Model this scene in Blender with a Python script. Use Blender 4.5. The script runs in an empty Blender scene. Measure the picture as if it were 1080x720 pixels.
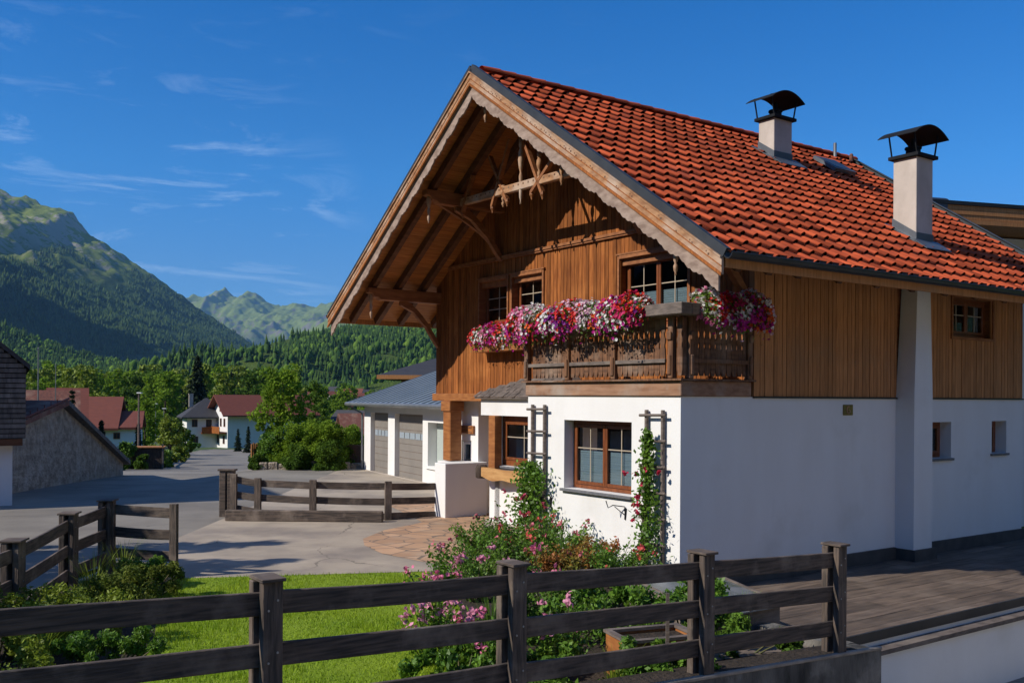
import bpy, math, random
import numpy as np
from mathutils import Vector, Matrix, noise as mn
random.seed(7); RNG = np.random.default_rng(7)
rad = math.radians
sc = bpy.context.scene
COL = sc.collection
# ------------------------------------------------------------------ camera
FPX, CXP, CYP, ROLL, EYE = 1010.0, 540.0, 418.5, rad(.35), 2.7
cd = bpy.data.cameras.new('camera'); cam = bpy.data.objects.new('camera', cd); COL.objects.link(cam)
cam.location = (0, 0, EYE); cam.rotation_euler = (rad(90), -ROLL, 0)
cd.sensor_width = 36; cd.lens = FPX/1080*36; cd.shift_y = (CYP-360)/1080
cd.clip_start = .1; cd.clip_end = 60000
sc.camera = cam
# ------------------------------------------------------------------ light
SUN_EL = 35.5; TRAVEL = Vector((.916, .402))          # horizontal way the sunlight travels
sl = bpy.data.lights.new('sun', 'SUN'); sl.energy = 4.0; sl.angle = rad(.5); sl.color = (1, .93, .82)
so = bpy.data.objects.new('sun', sl); COL.objects.link(so)
dirv = Vector((TRAVEL.x*math.cos(rad(SUN_EL)), TRAVEL.y*math.cos(rad(SUN_EL)), -math.sin(rad(SUN_EL)))).normalized()
so.rotation_euler = dirv.to_track_quat('-Z', 'Y').to_euler(); so.location = (-30, -20, 40)
w = bpy.data.worlds.new('World'); sc.world = w; w.use_nodes = True
nt = w.node_tree; nt.nodes.clear()
out = nt.nodes.new('ShaderNodeOutputWorld'); bg = nt.nodes.new('ShaderNodeBackground')
sky = nt.nodes.new('ShaderNodeTexSky'); sky.sky_type = 'NISHITA'; sky.sun_disc = False
sky.sun_elevation = rad(SUN_EL); sky.sun_rotation = math.atan2(-TRAVEL.x, -TRAVEL.y)
sky.altitude = 900; sky.air_density = .65; sky.dust_density = .05; sky.ozone_density = 10.0
bg.inputs['Strength'].default_value = .15
# thin cirrus laid out by sky direction
tc = nt.nodes.new('ShaderNodeTexCoord'); mp = nt.nodes.new('ShaderNodeMapping')
mp.inputs['Rotation'].default_value = (0, rad(-24), 0); mp.inputs['Scale'].default_value = (2.6, 2.6, 12)
n1 = nt.nodes.new('ShaderNodeTexNoise'); n1.inputs['Scale'].default_value = 2.6; n1.inputs['Detail'].default_value = 9
n1.inputs['Roughness'].default_value = .7; n1.inputs['Distortion'].default_value = .9
r1 = nt.nodes.new('ShaderNodeValToRGB'); r1.color_ramp.elements[0].position = .52; r1.color_ramp.elements[1].position = .95
n2 = nt.nodes.new('ShaderNodeTexNoise'); n2.inputs['Scale'].default_value = 3.1; n2.inputs['Detail'].default_value = 2
r2 = nt.nodes.new('ShaderNodeValToRGB'); r2.color_ramp.elements[0].position = .42; r2.color_ramp.elements[1].position = .62
sx = nt.nodes.new('ShaderNodeSeparateXYZ')
mk = nt.nodes.new('ShaderNodeMapRange'); mk.inputs['From Min'].default_value = .42; mk.inputs['From Max'].default_value = .22
mx_ = nt.nodes.new('ShaderNodeMapRange'); mx_.inputs['From Min'].default_value = .12; mx_.inputs['From Max'].default_value = -.1
mu = nt.nodes.new('ShaderNodeMath'); mu.operation = 'MULTIPLY'
mu2 = nt.nodes.new('ShaderNodeMath'); mu2.operation = 'MULTIPLY'
mu3 = nt.nodes.new('ShaderNodeMath'); mu3.operation = 'MULTIPLY'
mu4 = nt.nodes.new('ShaderNodeMath'); mu4.operation = 'MULTIPLY'; mu4.inputs[1].default_value = .7
mix = nt.nodes.new('ShaderNodeMix'); mix.data_type = 'RGBA'; mix.inputs[7].default_value = (4.2, 5.2, 6.6, 1)
L = nt.links.new
L(tc.outputs['Generated'], mp.inputs['Vector']); L(mp.outputs['Vector'], n1.inputs['Vector']); L(n1.outputs['Fac'], r1.inputs['Fac'])
L(tc.outputs['Generated'], n2.inputs['Vector']); L(n2.outputs['Fac'], r2.inputs['Fac'])
L(tc.outputs['Generated'], sx.inputs[0]); L(sx.outputs['Z'], mk.inputs['Value']); L(sx.outputs['X'], mx_.inputs['Value'])
L(r1.outputs['Color'], mu.inputs[0]); L(r2.outputs['Color'], mu.inputs[1])
L(mu.outputs[0], mu2.inputs[0]); L(mk.outputs[0], mu2.inputs[1])
L(mu2.outputs[0], mu3.inputs[0]); L(mx_.outputs[0], mu3.inputs[1]); L(mu3.outputs[0], mu4.inputs[0])
L(mu4.outputs[0], mix.inputs[0]); 
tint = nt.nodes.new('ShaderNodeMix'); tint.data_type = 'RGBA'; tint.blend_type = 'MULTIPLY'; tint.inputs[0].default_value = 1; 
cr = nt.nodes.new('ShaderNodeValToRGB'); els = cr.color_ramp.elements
els[0].position = 0; els[0].color = (.50, .60, .58, 1); els[1].position = .95; els[1].color = (1.5, 1.3, 1.15, 1)  # tint by elevation; sky above the view brightened to add neutral ambient fill
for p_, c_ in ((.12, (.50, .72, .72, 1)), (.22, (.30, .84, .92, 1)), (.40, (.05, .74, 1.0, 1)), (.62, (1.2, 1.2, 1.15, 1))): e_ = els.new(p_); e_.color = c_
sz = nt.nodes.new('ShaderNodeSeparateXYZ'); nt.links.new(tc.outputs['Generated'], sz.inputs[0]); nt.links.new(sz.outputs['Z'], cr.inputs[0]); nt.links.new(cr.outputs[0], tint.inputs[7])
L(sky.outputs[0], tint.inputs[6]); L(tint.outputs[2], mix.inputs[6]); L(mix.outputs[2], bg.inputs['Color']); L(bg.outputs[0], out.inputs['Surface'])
vs = sc.view_settings; vs.view_transform = 'Standard'; vs.look = 'None'; vs.exposure = .35; vs.gamma = 1; vs.use_curve_mapping = False
cy = sc.cycles; cy.use_denoising = True; cy.max_bounces = 6; cy.diffuse_bounces = 3; cy.glossy_bounces = 3
cy.transmission_bounces = 4; cy.transparent_max_bounces = 12; cy.volume_bounces = 0; cy.caustics_reflective = False; cy.caustics_refractive = False

# ------------------------------------------------------------------ placing helpers
def ray(x, y):
    a = (x-CXP)/FPX; b = -(y-CYP)/FPX
    return (a*math.cos(ROLL)-b*math.sin(ROLL), 1.0, a*math.sin(ROLL)+b*math.cos(ROLL))
def at(x, y, Y):
    d = ray(x, y); return Vector((d[0]*Y, Y, EYE+d[2]*Y))
def gz(x, y, z=0.0):
    d = ray(x, y); s = (z-EYE)/d[2]; return Vector((d[0]*s, d[1]*s, z))
HA = rad(35.3); HC = Vector((2.467, 14.0, 0)); dR = Vector((math.cos(HA), math.sin(HA), 0)); dF = Vector((-math.sin(HA), math.cos(HA), 0))
def hw(u, v, z=0.0): return HC + dR*u + dF*v + Vector((0, 0, z))
def sstep(x, a, b):
    t = min(1, max(0, (x-a)/(b-a))); return t*t*(3-2*t)
F0 = Vector((-2.79, 5.24)); F1 = Vector((3.21, 9.47)); FD = (F1-F0).normalized(); FN = Vector((-FD.y, FD.x))
def zg(x, y):
    """height of the land"""
    prof = [(22, 0), (27, -.08), (34, -.35), (39, -.6), (44, -.85), (60, -1.75), (100, -3.6), (160, -5.6), (260, -9), (420, -13), (700, -16), (1200, -20), (60000, -20)]
    if y <= 22: z = 0.0
    else:
        z = prof[-1][1]
        for (a, za), (b, zb) in zip(prof, prof[1:]):
            if a <= y <= b: z = za+(zb-za)*(y-a)/(b-a); break
    if 22 < y < 75 and x > -13:                        # the terrace of drive, garage and house
        k = sstep(x, -12.5, -8.8)*(1-sstep(y, 42, 62)); z = z*(1-k)
    d = (Vector((x, y))-F0).dot(FN); al = (Vector((x, y))-F0).dot(FD)
    if al > -1.0 and d < 1.3 and y < 30:                            # lower street on the viewer's side
        low = -1.2*(1-sstep(d, .15, 1.2))*sstep(al, -1.0, .6); z = min(z, low)
    p = Vector((x, y, 0))-HC; u = p.dot(dR); v = p.dot(dF)
    if u > -3.0 and v < .4 and y < 40: z = min(z, -1.2*sstep(u, -3.0, -1.9)*(1-sstep(v, .05, .4)))
    return z

# ------------------------------------------------------------------ objects
def tag(o, label=None, cat=None, group=None, kind=None):
    if label: o['label'] = label
    if cat: o['category'] = cat
    if group: o['group'] = group
    if kind: o['kind'] = kind
    return o
def thing(name, label, cat, loc=(0, 0, 0), rz=0, group=None):
    o = bpy.data.objects.new(name, None); COL.objects.link(o); o.location = loc; o.rotation_euler = (0, 0, rz); o.empty_display_size = .2
    return tag(o, label, cat, group)
def kids(o): return [c for c in bpy.data.objects if c.parent == o]
def copy_tree(o, loc=None, rz=None, scale=None, label=None, parent=None):
    c = o.copy(); COL.objects.link(c)
    if parent is not None: c.parent = parent
    if loc is not None: c.location = loc
    if rz is not None: c.rotation_euler = (0, 0, rz)
    if scale is not None: c.scale = (scale,)*3 if isinstance(scale, (int, float)) else scale
    if label: c['label'] = label
    for k in kids(o): copy_tree(k, parent=c)
    return c
class MB:
    def __init__(s): s.v = []; s.f = []; s.c = []; s.cc = None
    def add(s, vs_, fs):
        o = len(s.v); s.v.extend([tuple(p) for p in vs_]); s.f.extend([tuple(i+o for i in f) for f in fs])
        if s.cc is not None: s.c.extend([s.cc]*len(fs))
        return s
    def box(s, a0, a1, b0, b1, c0, c1):
        a0, a1 = min(a0, a1), max(a0, a1); b0, b1 = min(b0, b1), max(b0, b1); c0, c1 = min(c0, c1), max(c0, c1)
        P = [(a0, b0, c0), (a1, b0, c0), (a1, b1, c0), (a0, b1, c0), (a0, b0, c1), (a1, b0, c1), (a1, b1, c1), (a0, b1, c1)]
        return s.add(P, [(0, 3, 2, 1), (4, 5, 6, 7), (0, 1, 5, 4), (1, 2, 6, 5), (2, 3, 7, 6), (3, 0, 4, 7)])
    def beam(s, p, q, w_, h_, up=(0, 0, 1), taper=1.0):
        p = Vector(p); q = Vector(q); d = (q-p).normalized(); up = Vector(up)
        sd = d.cross(up)
        if sd.length < 1e-4: sd = d.cross(Vector((1, 0, 0)))
        sd.normalize(); u = sd.cross(d)
        V = []
        for pt, k in ((p, 1), (q, taper)):
            for i, j in ((-1, -1), (1, -1), (1, 1), (-1, 1)): V.append(pt+sd*(i*w_/2*k)+u*(j*h_/2*k))
        return s.add(V, [(0, 3, 2, 1), (4, 5, 6, 7), (0, 1, 5, 4), (1, 2, 6, 5), (2, 3, 7, 6), (3, 0, 4, 7)])
    def tube(s, pts, rr, n=8):
        pts = [Vector(p) for p in pts]; V = []; Fc = []
        if isinstance(rr, (int, float)): rr = [rr]*len(pts)
        for i, p in enumerate(pts):
            d = (pts[min(i+1, len(pts)-1)]-pts[max(i-1, 0)]).normalized()
            a = d.cross(Vector((0, 0, 1)))
            if a.length < .05: a = d.cross(Vector((1, 0, 0)))
            a.normalize(); b = d.cross(a)
            for k in range(n):
                t = 2*math.pi*k/n; V.append(p+(a*math.cos(t)+b*math.sin(t))*rr[i])
        for i in range(len(pts)-1):
            for k in range(n): Fc.append((i*n+k, i*n+(k+1) % n, (i+1)*n+(k+1) % n, (i+1)*n+k))
        Fc.append(tuple(range(n-1, -1, -1))); Fc.append(tuple((len(pts)-1)*n+k for k in range(n)))
        return s.add(V, Fc)
    def lathe(s, x, y, prof, n=10):
        V = []; Fc = []
        for z, r_ in prof:
            for k in range(n): V.append((x+r_*math.cos(2*math.pi*k/n), y+r_*math.sin(2*math.pi*k/n), z))
        for i in range(len(prof)-1):
            for k in range(n): Fc.append((i*n+k, i*n+(k+1) % n, (i+1)*n+(k+1) % n, (i+1)*n+k))
        Fc.append(tuple(range(n-1, -1, -1))); Fc.append(tuple((len(prof)-1)*n+k for k in range(n)))
        return s.add(V, Fc)
    def prism(s, poly, fn, c0, c1):
        n = len(poly); V = [fn(a, b, c0) for a, b in poly]+[fn(a, b, c1) for a, b in poly]
        return s.add(V, [tuple(range(n)), tuple(range(2*n-1, n-1, -1))]+[(i, i+n, (i+1) % n+n, (i+1) % n) for i in range(n)])
    def strip(s, top, bot, fn, c0, c1):
        """thick ribbon between two curves of equal length (robust for scalloped edges)"""
        for i in range(len(top)-1):
            q = [top[i], top[i+1], bot[i+1], bot[i]]; s.prism(q, fn, c0, c1)
        return s
    def build(s, name, mat, parent=None, smooth=False, bevel=0, origin=None, weld=False):
        vv = s.v
        if origin is not None: vv = [(p[0]-origin[0], p[1]-origin[1], p[2]-origin[2]) for p in vv]
        me = bpy.data.meshes.new(name); me.from_pydata(vv, [], s.f); me.update()
        if s.c:
            at_ = me.color_attributes.new('Col', 'FLOAT_COLOR', 'CORNER'); arr = []
            for f, c in zip(s.f, s.c): arr.extend(list(c[:3])+[1.0] if False else (list(c[:3])+[1.0])*len(f))
            at_.data.foreach_set('color', arr)
        import bmesh
        bm = bmesh.new(); bm.from_mesh(me)
        if weld: bmesh.ops.remove_doubles(bm, verts=bm.verts, dist=1e-4)
        bmesh.ops.recalc_face_normals(bm, faces=bm.faces); bm.to_mesh(me); bm.free()
        if smooth: me.polygons.foreach_set('use_smooth', [True]*len(me.polygons))
        o = bpy.data.objects.new(name, me); COL.objects.link(o)
        if mat: me.materials.append(mat)
        if parent is not None: o.parent = parent
        if origin is not None: o.location = origin
        if bevel:
            b = o.modifiers.new('bevel', 'BEVEL'); b.width = bevel; b.segments = 1; b.limit_method = 'ANGLE'; b.angle_limit = rad(40)
        return o
def np_mesh(name, V, F, mat, parent=None, cols=None, smooth=False, origin=None):
    """fast mesh from arrays; F is (n,3) or (n,4)"""
    V = np.asarray(V, float)
    if origin is not None: V = V-np.array(origin)
    me = bpy.data.meshes.new(name); n, k = F.shape
    me.vertices.add(len(V)); me.vertices.foreach_set('co', V.astype(np.float32).ravel())
    me.loops.add(n*k); me.loops.foreach_set('vertex_index', F.astype(np.int32).ravel())
    me.polygons.add(n); me.polygons.foreach_set('loop_start', np.arange(0, n*k, k, dtype=np.int32)); me.polygons.foreach_set('loop_total', np.full(n, k, dtype=np.int32))
    if smooth: me.polygons.foreach_set('use_smooth', np.ones(n, bool))
    me.update(calc_edges=True)
    if cols is not None:
        a = me.color_attributes.new('Col', 'FLOAT_COLOR', 'CORNER')
        c = np.repeat(np.c_[cols, np.ones(n)], k, axis=0); a.data.foreach_set('color', c.astype(np.float32).ravel())
    if mat: me.materials.append(mat)
    o = bpy.data.objects.new(name, me); COL.objects.link(o)
    if parent is not None: o.parent = parent
    if origin is not None: o.location = origin
    return o

# ------------------------------------------------------------------ materials
def mat(name, c1, c2=None, scale=3.0, stretch=(1, 1, 1), rough=.7, bump=0.0, bscale=None, island=0.0, metal=0.0, col_attr=False, c3=None, scale3=.7, f3=(.5, .7), spec=.4, transl=0.0, detail=5, lo=.35, hi=.65, bdist=.02):
    m = bpy.data.materials.new(name); m.use_nodes = True; t = m.node_tree; t.nodes.clear(); N = t.nodes.new; K = t.links.new
    o = N('ShaderNodeOutputMaterial'); b = N('ShaderNodeBsdfPrincipled')
    b.inputs['Roughness'].default_value = rough; b.inputs['Metallic'].default_value = metal; b.inputs['Specular IOR Level'].default_value = spec
    tcn = N('ShaderNodeTexCoord'); mpn = N('ShaderNodeMapping'); mpn.inputs['Scale'].default_value = stretch; K(tcn.outputs['Object'], mpn.inputs['Vector'])
    if col_attr:
        ca = N('ShaderNodeVertexColor'); ca.layer_name = 'Col'; cur = ca.outputs['Color']
    else:
        rg = N('ShaderNodeRGB'); rg.outputs[0].default_value = (*c1, 1); cur = rg.outputs[0]
    if c2 is not None:
        nn = N('ShaderNodeTexNoise'); nn.inputs['Scale'].default_value = scale; nn.inputs['Detail'].default_value = detail; K(mpn.outputs[0], nn.inputs['Vector'])
        mr = N('ShaderNodeMapRange'); mr.inputs['From Min'].default_value = lo; mr.inputs['From Max'].default_value = hi; K(nn.outputs['Fac'], mr.inputs['Value'])
        mi = N('ShaderNodeMix'); mi.data_type = 'RGBA'; K(mr.outputs[0], mi.inputs[0]); K(cur, mi.inputs[6]); mi.inputs[7].default_value = (*c2, 1); cur = mi.outputs[2]
    if c3 is not None:
        nn = N('ShaderNodeTexNoise'); nn.inputs['Scale'].default_value = scale3; nn.inputs['Detail'].default_value = 6; nn.inputs['Roughness'].default_value = .6; K(tcn.outputs['Object'], nn.inputs['Vector'])
        mr = N('ShaderNodeMapRange'); mr.inputs['From Min'].default_value = f3[0]; mr.inputs['From Max'].default_value = f3[1]; K(nn.outputs['Fac'], mr.inputs['Value'])
        mi = N('ShaderNodeMix'); mi.data_type = 'RGBA'; K(mr.outputs[0], mi.inputs[0]); K(cur, mi.inputs[6]); mi.inputs[7].default_value = (*c3, 1); cur = mi.outputs[2]
    if island:
        g = N('ShaderNodeNewGeometry'); mr = N('ShaderNodeMapRange'); mr.inputs['To Min'].default_value = 1-island; mr.inputs['To Max'].default_value = 1+island; K(g.outputs['Random Per Island'], mr.inputs['Value'])
        hs = N('ShaderNodeHueSaturation'); K(mr.outputs[0], hs.inputs['Value']); K(cur, hs.inputs['Color']); cur = hs.outputs[0]
    K(cur, b.inputs['Base Color'])
    if bump:
        nb = N('ShaderNodeTexNoise'); nb.inputs['Scale'].default_value = bscale or scale*4; nb.inputs['Detail'].default_value = 6; K(mpn.outputs[0], nb.inputs['Vector'])
        bp = N('ShaderNodeBump'); bp.inputs['Strength'].default_value = bump; bp.inputs['Distance'].default_value = bdist; K(nb.outputs['Fac'], bp.inputs['Height']); K(bp.outputs[0], b.inputs['Normal'])
    if transl:
        tr = N('ShaderNodeBsdfTranslucent'); K(cur, tr.inputs['Color']); ms = N('ShaderNodeMixShader'); ms.inputs[0].default_value = transl
        K(b.outputs[0], ms.inputs[1]); K(tr.outputs[0], ms.inputs[2]); K(ms.outputs[0], o.inputs['Surface'])
    else: K(b.outputs[0], o.inputs['Surface'])
    return m
def glass(name, tint=(.9, .95, 1), thr=.92, base=(.02, .025, .03)):
    m = bpy.data.materials.new(name); m.use_nodes = True; t = m.node_tree; t.nodes.clear(); N = t.nodes.new; K = t.links.new
    o = N('ShaderNodeOutputMaterial'); f = N('ShaderNodeLayerWeight'); f.inputs['Blend'].default_value = .5; pw_ = N('ShaderNodeMath'); pw_.operation = 'POWER'; pw_.inputs[1].default_value = 4.0
    tr = N('ShaderNodeBsdfTransparent'); tr.inputs['Color'].default_value = (tint[0]*thr, tint[1]*thr, tint[2]*thr, 1)
    g = N('ShaderNodeBsdfGlossy'); g.inputs['Roughness'].default_value = .02; ms = N('ShaderNodeMixShader')
    ad = N('ShaderNodeMath'); ad.operation = 'ADD'; ad.inputs[1].default_value = .07; ad.use_clamp = True; K(f.outputs['Facing'], pw_.inputs[0])
    K(pw_.outputs[0], ad.inputs[0]); K(ad.outputs[0], ms.inputs[0]); K(tr.outputs[0], ms.inputs[1]); K(g.outputs[0], ms.inputs[2]); K(ms.outputs[0], o.inputs['Surface'])
    return m
ZS = (14, 14, 1.2)
M = dict(
 boards=mat('larch_boards', (.34, .118, .030), (.18, .056, .016), 2.2, ZS, .75, .3, 6, island=.3, spec=.15, c3=(.42, .16, .045), scale3=.9, f3=(.55, .8), bdist=.006),
 boards2=mat('larch_boards_pale', (.52, .235, .09), (.38, .165, .06), 2.2, ZS, .7, .25, 6, island=.16, spec=.2, c3=(.36, .20, .10), scale3=.8, f3=(.55, .8), bdist=.006),
 soffit=mat('soffit_planks', (.46, .18, .04), (.33, .11, .022), 2.0, (1.2, 12, 12), .6, .2, 6, island=.15, bdist=.006),
 beam=mat('timber_beam', (.33, .13, .045), (.21, .075, .025), 1.6, (2, 5, 9), .65, .25, 8, island=.08, bdist=.006),
 pale=mat('sun_bleached_wood', (.46, .25, .125), (.27, .125, .055), 3.0, (6, 1.6, 4), .75, .35, 8, c3=(.52, .42, .34), scale3=1.6, f3=(.45, .75), bdist=.006),
 pale2=mat('bleached_grey_wood', (.38, .28, .225), (.22, .15, .115), 3.6, (6, 1.6, 4), .8, .35, 8, c3=(.30, .22, .17), scale3=2.4, f3=(.55, .8), bdist=.006),
 dark=mat('dark_balcony_wood', (.20, .092, .042), (.085, .04, .022), 2.4, ZS, .75, .3, 6, island=.25, c3=(.27, .20, .15), scale3=1.5, f3=(.5, .75), bdist=.006),
 greyw=mat('weathered_grey_wood', (.165, .13, .11), (.09, .072, .062), 2.2, (3, 3, 12), .82, .5, 9, island=.18, c3=(.23, .19, .155), scale3=1.3, f3=(.5, .8), bdist=.008),
 fencew=mat('old_fence_wood', (.12, .088, .068), (.042, .034, .029), 2.0, (1.6, 1.6, 22), .85, .8, 5, island=.25, c3=(.21, .165, .13), scale3=2.4, f3=(.5, .72), bdist=.012),
 fencep=mat('old_fence_post_wood', (.12, .088, .068), (.042, .034, .029), 2.0, (16, 16, 1.6), .85, .8, 5, island=.2, c3=(.21, .165, .13), scale3=2.4, f3=(.5, .72), bdist=.012),
 orange=mat('oiled_wood', (.36, .145, .045), (.24, .085, .025), 2.0, (2, 2, 10), .5, .2, 6, island=.1, c3=(.14, .05, .02), scale3=5, f3=(.68, .74), bdist=.006),
 frame=mat('window_frame_wood', (.22, .068, .022), (.14, .042, .014), 2.0, (8, 8, 2), .35, .1, 6, island=.1, spec=.5),
 plaster=mat('white_plaster', (.80, .79, .77), (.77, .755, .73), 1.0, (2.2, 2.2, .6), .9, .22, 34, c3=(.66, .64, .60), scale3=.8, f3=(.55, .85), bdist=.02),
 plaster2=mat('grey_plinth_plaster', (.50, .44, .38), (.40, .35, .30), 2.5, rough=.92, bump=.3, bscale=40, bdist=.01),
 chim=mat('chimney_plaster', (.58, .50, .44), (.48, .41, .35), 2.0, (1, 1, .6), .92, .35, 30, c3=(.40, .34, .29), scale3=1.6, f3=(.5, .8), bdist=.01),
 tile=mat('red_clay_tile', (.50, .095, .034), (.35, .062, .025), 3.0, rough=.85, bump=.4, bscale=30, island=.42, c3=(.26, .06, .035), scale3=1.1, f3=(.56, .78), spec=.12, bdist=.006),
 tilefar=mat('brown_red_roof', (.21, .060, .038), (.15, .045, .03), 2.0, (1, 8, 8), .8, .4, 6, island=.1, bdist=.05),
 tileold=mat('old_patchy_roof_tiles', (.26, .095, .06), (.12, .05, .04), 1.6, (6, 6, 14), .85, .6, 5, c3=(.33, .2, .14), scale3=1.2, f3=(.5, .7), bdist=.05),
 darkroof=mat('dark_slate_roof', (.035, .035, .04), (.055, .052, .055), 2.0, (1, 6, 6), .7, .4, 6, bdist=.04),
 zinc=mat('blue_grey_sheet_roof', (.30, .36, .41), (.22, .28, .33), 1.2, rough=.42, metal=.25, bump=.08, bscale=6, c3=(.30, .36, .41), scale3=.7, f3=(.5, .75)),
 dmetal=mat('dark_metal', (.030, .034, .040), (.05, .052, .056), 2.0, rough=.38, metal=.5, bump=.05, bscale=5),
 hood=mat('chimney_cowl_metal', (.012, .014, .017), (.02, .021, .024), 3.0, rough=.8, metal=.0, spec=.1, bump=.1, bscale=9),
 flash=mat('grey_lead_flashing', (.13, .145, .165), (.10, .11, .125), 3.0, rough=.45, metal=.4, bump=.1, bscale=9),
 rafter=mat('dark_rafter', (.15, .06, .024), (.08, .03, .012), 1.6, (2, 5, 9), .7, .25, 8, bdist=.006),
 slate=mat('dark_slate_metal', (.040, .045, .052), (.055, .06, .066), 3.0, rough=.45, metal=.3, bump=.1, bscale=9),
 galv=mat('galvanised_metal', (.30, .31, .32), (.22, .23, .24), 4, rough=.4, metal=.6),
 iron=mat('black_iron', (.02, .02, .022), rough=.5, metal=.5),
 brass=mat('brass_plate', (.30, .23, .06), (.18, .14, .05), 20, rough=.4, metal=.6),
 room=mat('room_shade_panel', (.012, .012, .014), rough=1),
 blind=mat('pleated_blind', (.34, .40, .37), (.27, .32, .30), 1.0, (1, 1, 60), .8, .5, 1.5, bdist=.01),
 curtain=mat('net_curtain', (.55, .58, .58), (.35, .38, .39), 3, (14, 14, .6), .9),
 muntin=mat('pale_glazing_bar', (.42, .35, .26), rough=.5),
 sill=mat('grey_stone_sill', (.17, .17, .175), (.12, .12, .13), 14, rough=.55, bump=.1, bscale=60),
 asphalt=mat('asphalt', (.215, .192, .162), (.17, .152, .13), 1.0, rough=.9, bump=.5, bscale=90, c3=(.29, .262, .22), scale3=.35, f3=(.42, .72), bdist=.008),
 drive=mat('worn_concrete_asphalt', (.45, .375, .29), (.37, .31, .24), .9, (1, 1.3, 1), .92, .5, 80, c3=(.25, .21, .175), scale3=.6, f3=(.44, .66), bdist=.008),
 stone=mat('barn_wall_rubble', (.50, .41, .31), (.26, .21, .16), 3.4, (1, 1, 1.3), .95, 1.0, 9, c3=(.55, .48, .40), scale3=1.3, f3=(.5, .72), bdist=.12),
 concrete=mat('stained_concrete', (.15, .14, .125), (.035, .033, .03), 2.6, (1.8, 1.8, .7), .92, .8, 22, c3=(.27, .25, .22), scale3=2.6, f3=(.52, .74), bdist=.02),
 coping=mat('pale_mortar_edge', (.34, .29, .24), (.22, .19, .16), 6, rough=.9, bump=.5, bscale=30),
 soil=mat('garden_soil', (.05, .035, .024), (.025, .018, .013), 6, rough=1, bump=.9, bscale=24, bdist=.05),
 lawn=mat('lawn_turf', (.17, .26, .006), (.22, .31, .01), 1.6, rough=.95, bump=.8, bscale=60, bdist=.02),
 meadow=mat('valley_grass', (.075, .125, .03), (.045, .085, .02), .05, rough=1, c3=(.11, .14, .04), scale3=.012, f3=(.45, .65)),
 deck=mat('stone_plank_paving', (.15, .108, .078), (.075, .055, .043), 1.5, (1.1, 9, 6), .75, .4, 10, island=.24, c3=(.20, .155, .12), scale3=.9, f3=(.5, .75), bdist=.006),
 garage=mat('garage_door_grey', (.24, .215, .19), (.21, .19, .17), 2, rough=.6),
 shingle=mat('weathered_shingles', (.185, .165, .15), (.10, .09, .082), 2.6, (3, 3, 1), .9, .6, 12, island=.35, bdist=.02),
 white=mat('white_paint', (.78, .78, .76), rough=.6),
 stoneslab=mat('cream_step_stone', (.45, .42, .37), (.35, .32, .28), 3, rough=.9, bump=.3, bscale=20),
 bark=mat('bark', (.085, .06, .045), (.045, .033, .026), 5, (3, 3, .8), .95, .8, 12, bdist=.04),
 stem=mat('plant_stem', (.10, .08, .035), (.06, .075, .02), 6, rough=.8),
 needle=mat('spruce_needles', (.010, .024, .009), (.020, .040, .013), 1.0, rough=.85, island=.4, transl=.1),
 leafA=mat('broad_leaves', (.23, .34, .028), (.13, .23, .022), .7, rough=.7, spec=.15, island=.4, transl=.5),
 leafB=mat('dark_leaves', (.11, .19, .022), (.065, .13, .018), .8, rough=.7, spec=.15, island=.4, transl=.4),
 leafD=mat('shrub_leaves', (.08, .13, .02), (.18, .20, .026), 2.5, rough=.7, island=.45, spec=.2, transl=.3),
 leafY=mat('yellow_green_leaves', (.26, .32, .028), (.15, .22, .022), .9, rough=.6, island=.35, transl=.35),
 leafG=mat('garden_leaves', (.09, .20, .02), (.15, .26, .026), 2.0, rough=.5, island=.42, transl=.35),
 leafR=mat('bronze_leaves', (.36, .12, .03), (.16, .22, .03), 3.0, rough=.55, island=.4, transl=.3),
 petal=mat('petals', (1, 1, 1), rough=.6, col_attr=True, island=.12, transl=.3),
 grass=mat('grass_blades', (.22, .34, .008), (.30, .40, .012), 1.3, rough=.6, island=.4, transl=.35),
 forest=mat('hill_forest', (.5, .5, .5), rough=1, col_attr=True, spec=.1),
)
GL = glass('window_glass'); GLD = glass('cold_frame_glass', (.85, .95, .9), .8)

# flagstones and roads get patterned materials
def flag_mat():
    m = mat('sandstone_flags', (.52, .32, .19), (.42, .25, .145), 1.2, rough=.85, bump=.3, bscale=20, c3=(.48, .33, .22), scale3=1.5, bdist=.01)
    t = m.node_tree; N = t.nodes.new; K = t.links.new; b = [n for n in t.nodes if n.type == 'BSDF_PRINCIPLED'][0]
    src = b.inputs['Base Color'].links[0].from_socket
    tcn = N('ShaderNodeTexCoord'); vo = N('ShaderNodeTexVoronoi'); vo.feature = 'DISTANCE_TO_EDGE'; vo.inputs['Scale'].default_value = 2.1; K(tcn.outputs['Object'], vo.inputs['Vector'])
    lt = N('ShaderNodeMath'); lt.operation = 'LESS_THAN'; lt.inputs[1].default_value = .03; K(vo.outputs[0], lt.inputs[0])
    vc = N('ShaderNodeTexVoronoi'); vc.inputs['Scale'].default_value = 2.1; K(tcn.outputs['Object'], vc.inputs['Vector'])
    hs = N('ShaderNodeHueSaturation'); mr = N('ShaderNodeMapRange'); mr.inputs['To Min'].default_value = .75; mr.inputs['To Max'].default_value = 1.25
    K(vc.outputs['Color'], mr.inputs['Value']); K(mr.outputs[0], hs.inputs['Value']); K(src, hs.inputs['Color'])
    mi = N('ShaderNodeMix'); mi.data_type = 'RGBA'; K(lt.outputs[0], mi.inputs[0]); K(hs.outputs[0], mi.inputs[6]); mi.inputs[7].default_value = (.20, .15, .11, 1); K(mi.outputs[2], b.inputs['Base Color'])
    return m
M['flags'] = flag_mat()
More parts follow.
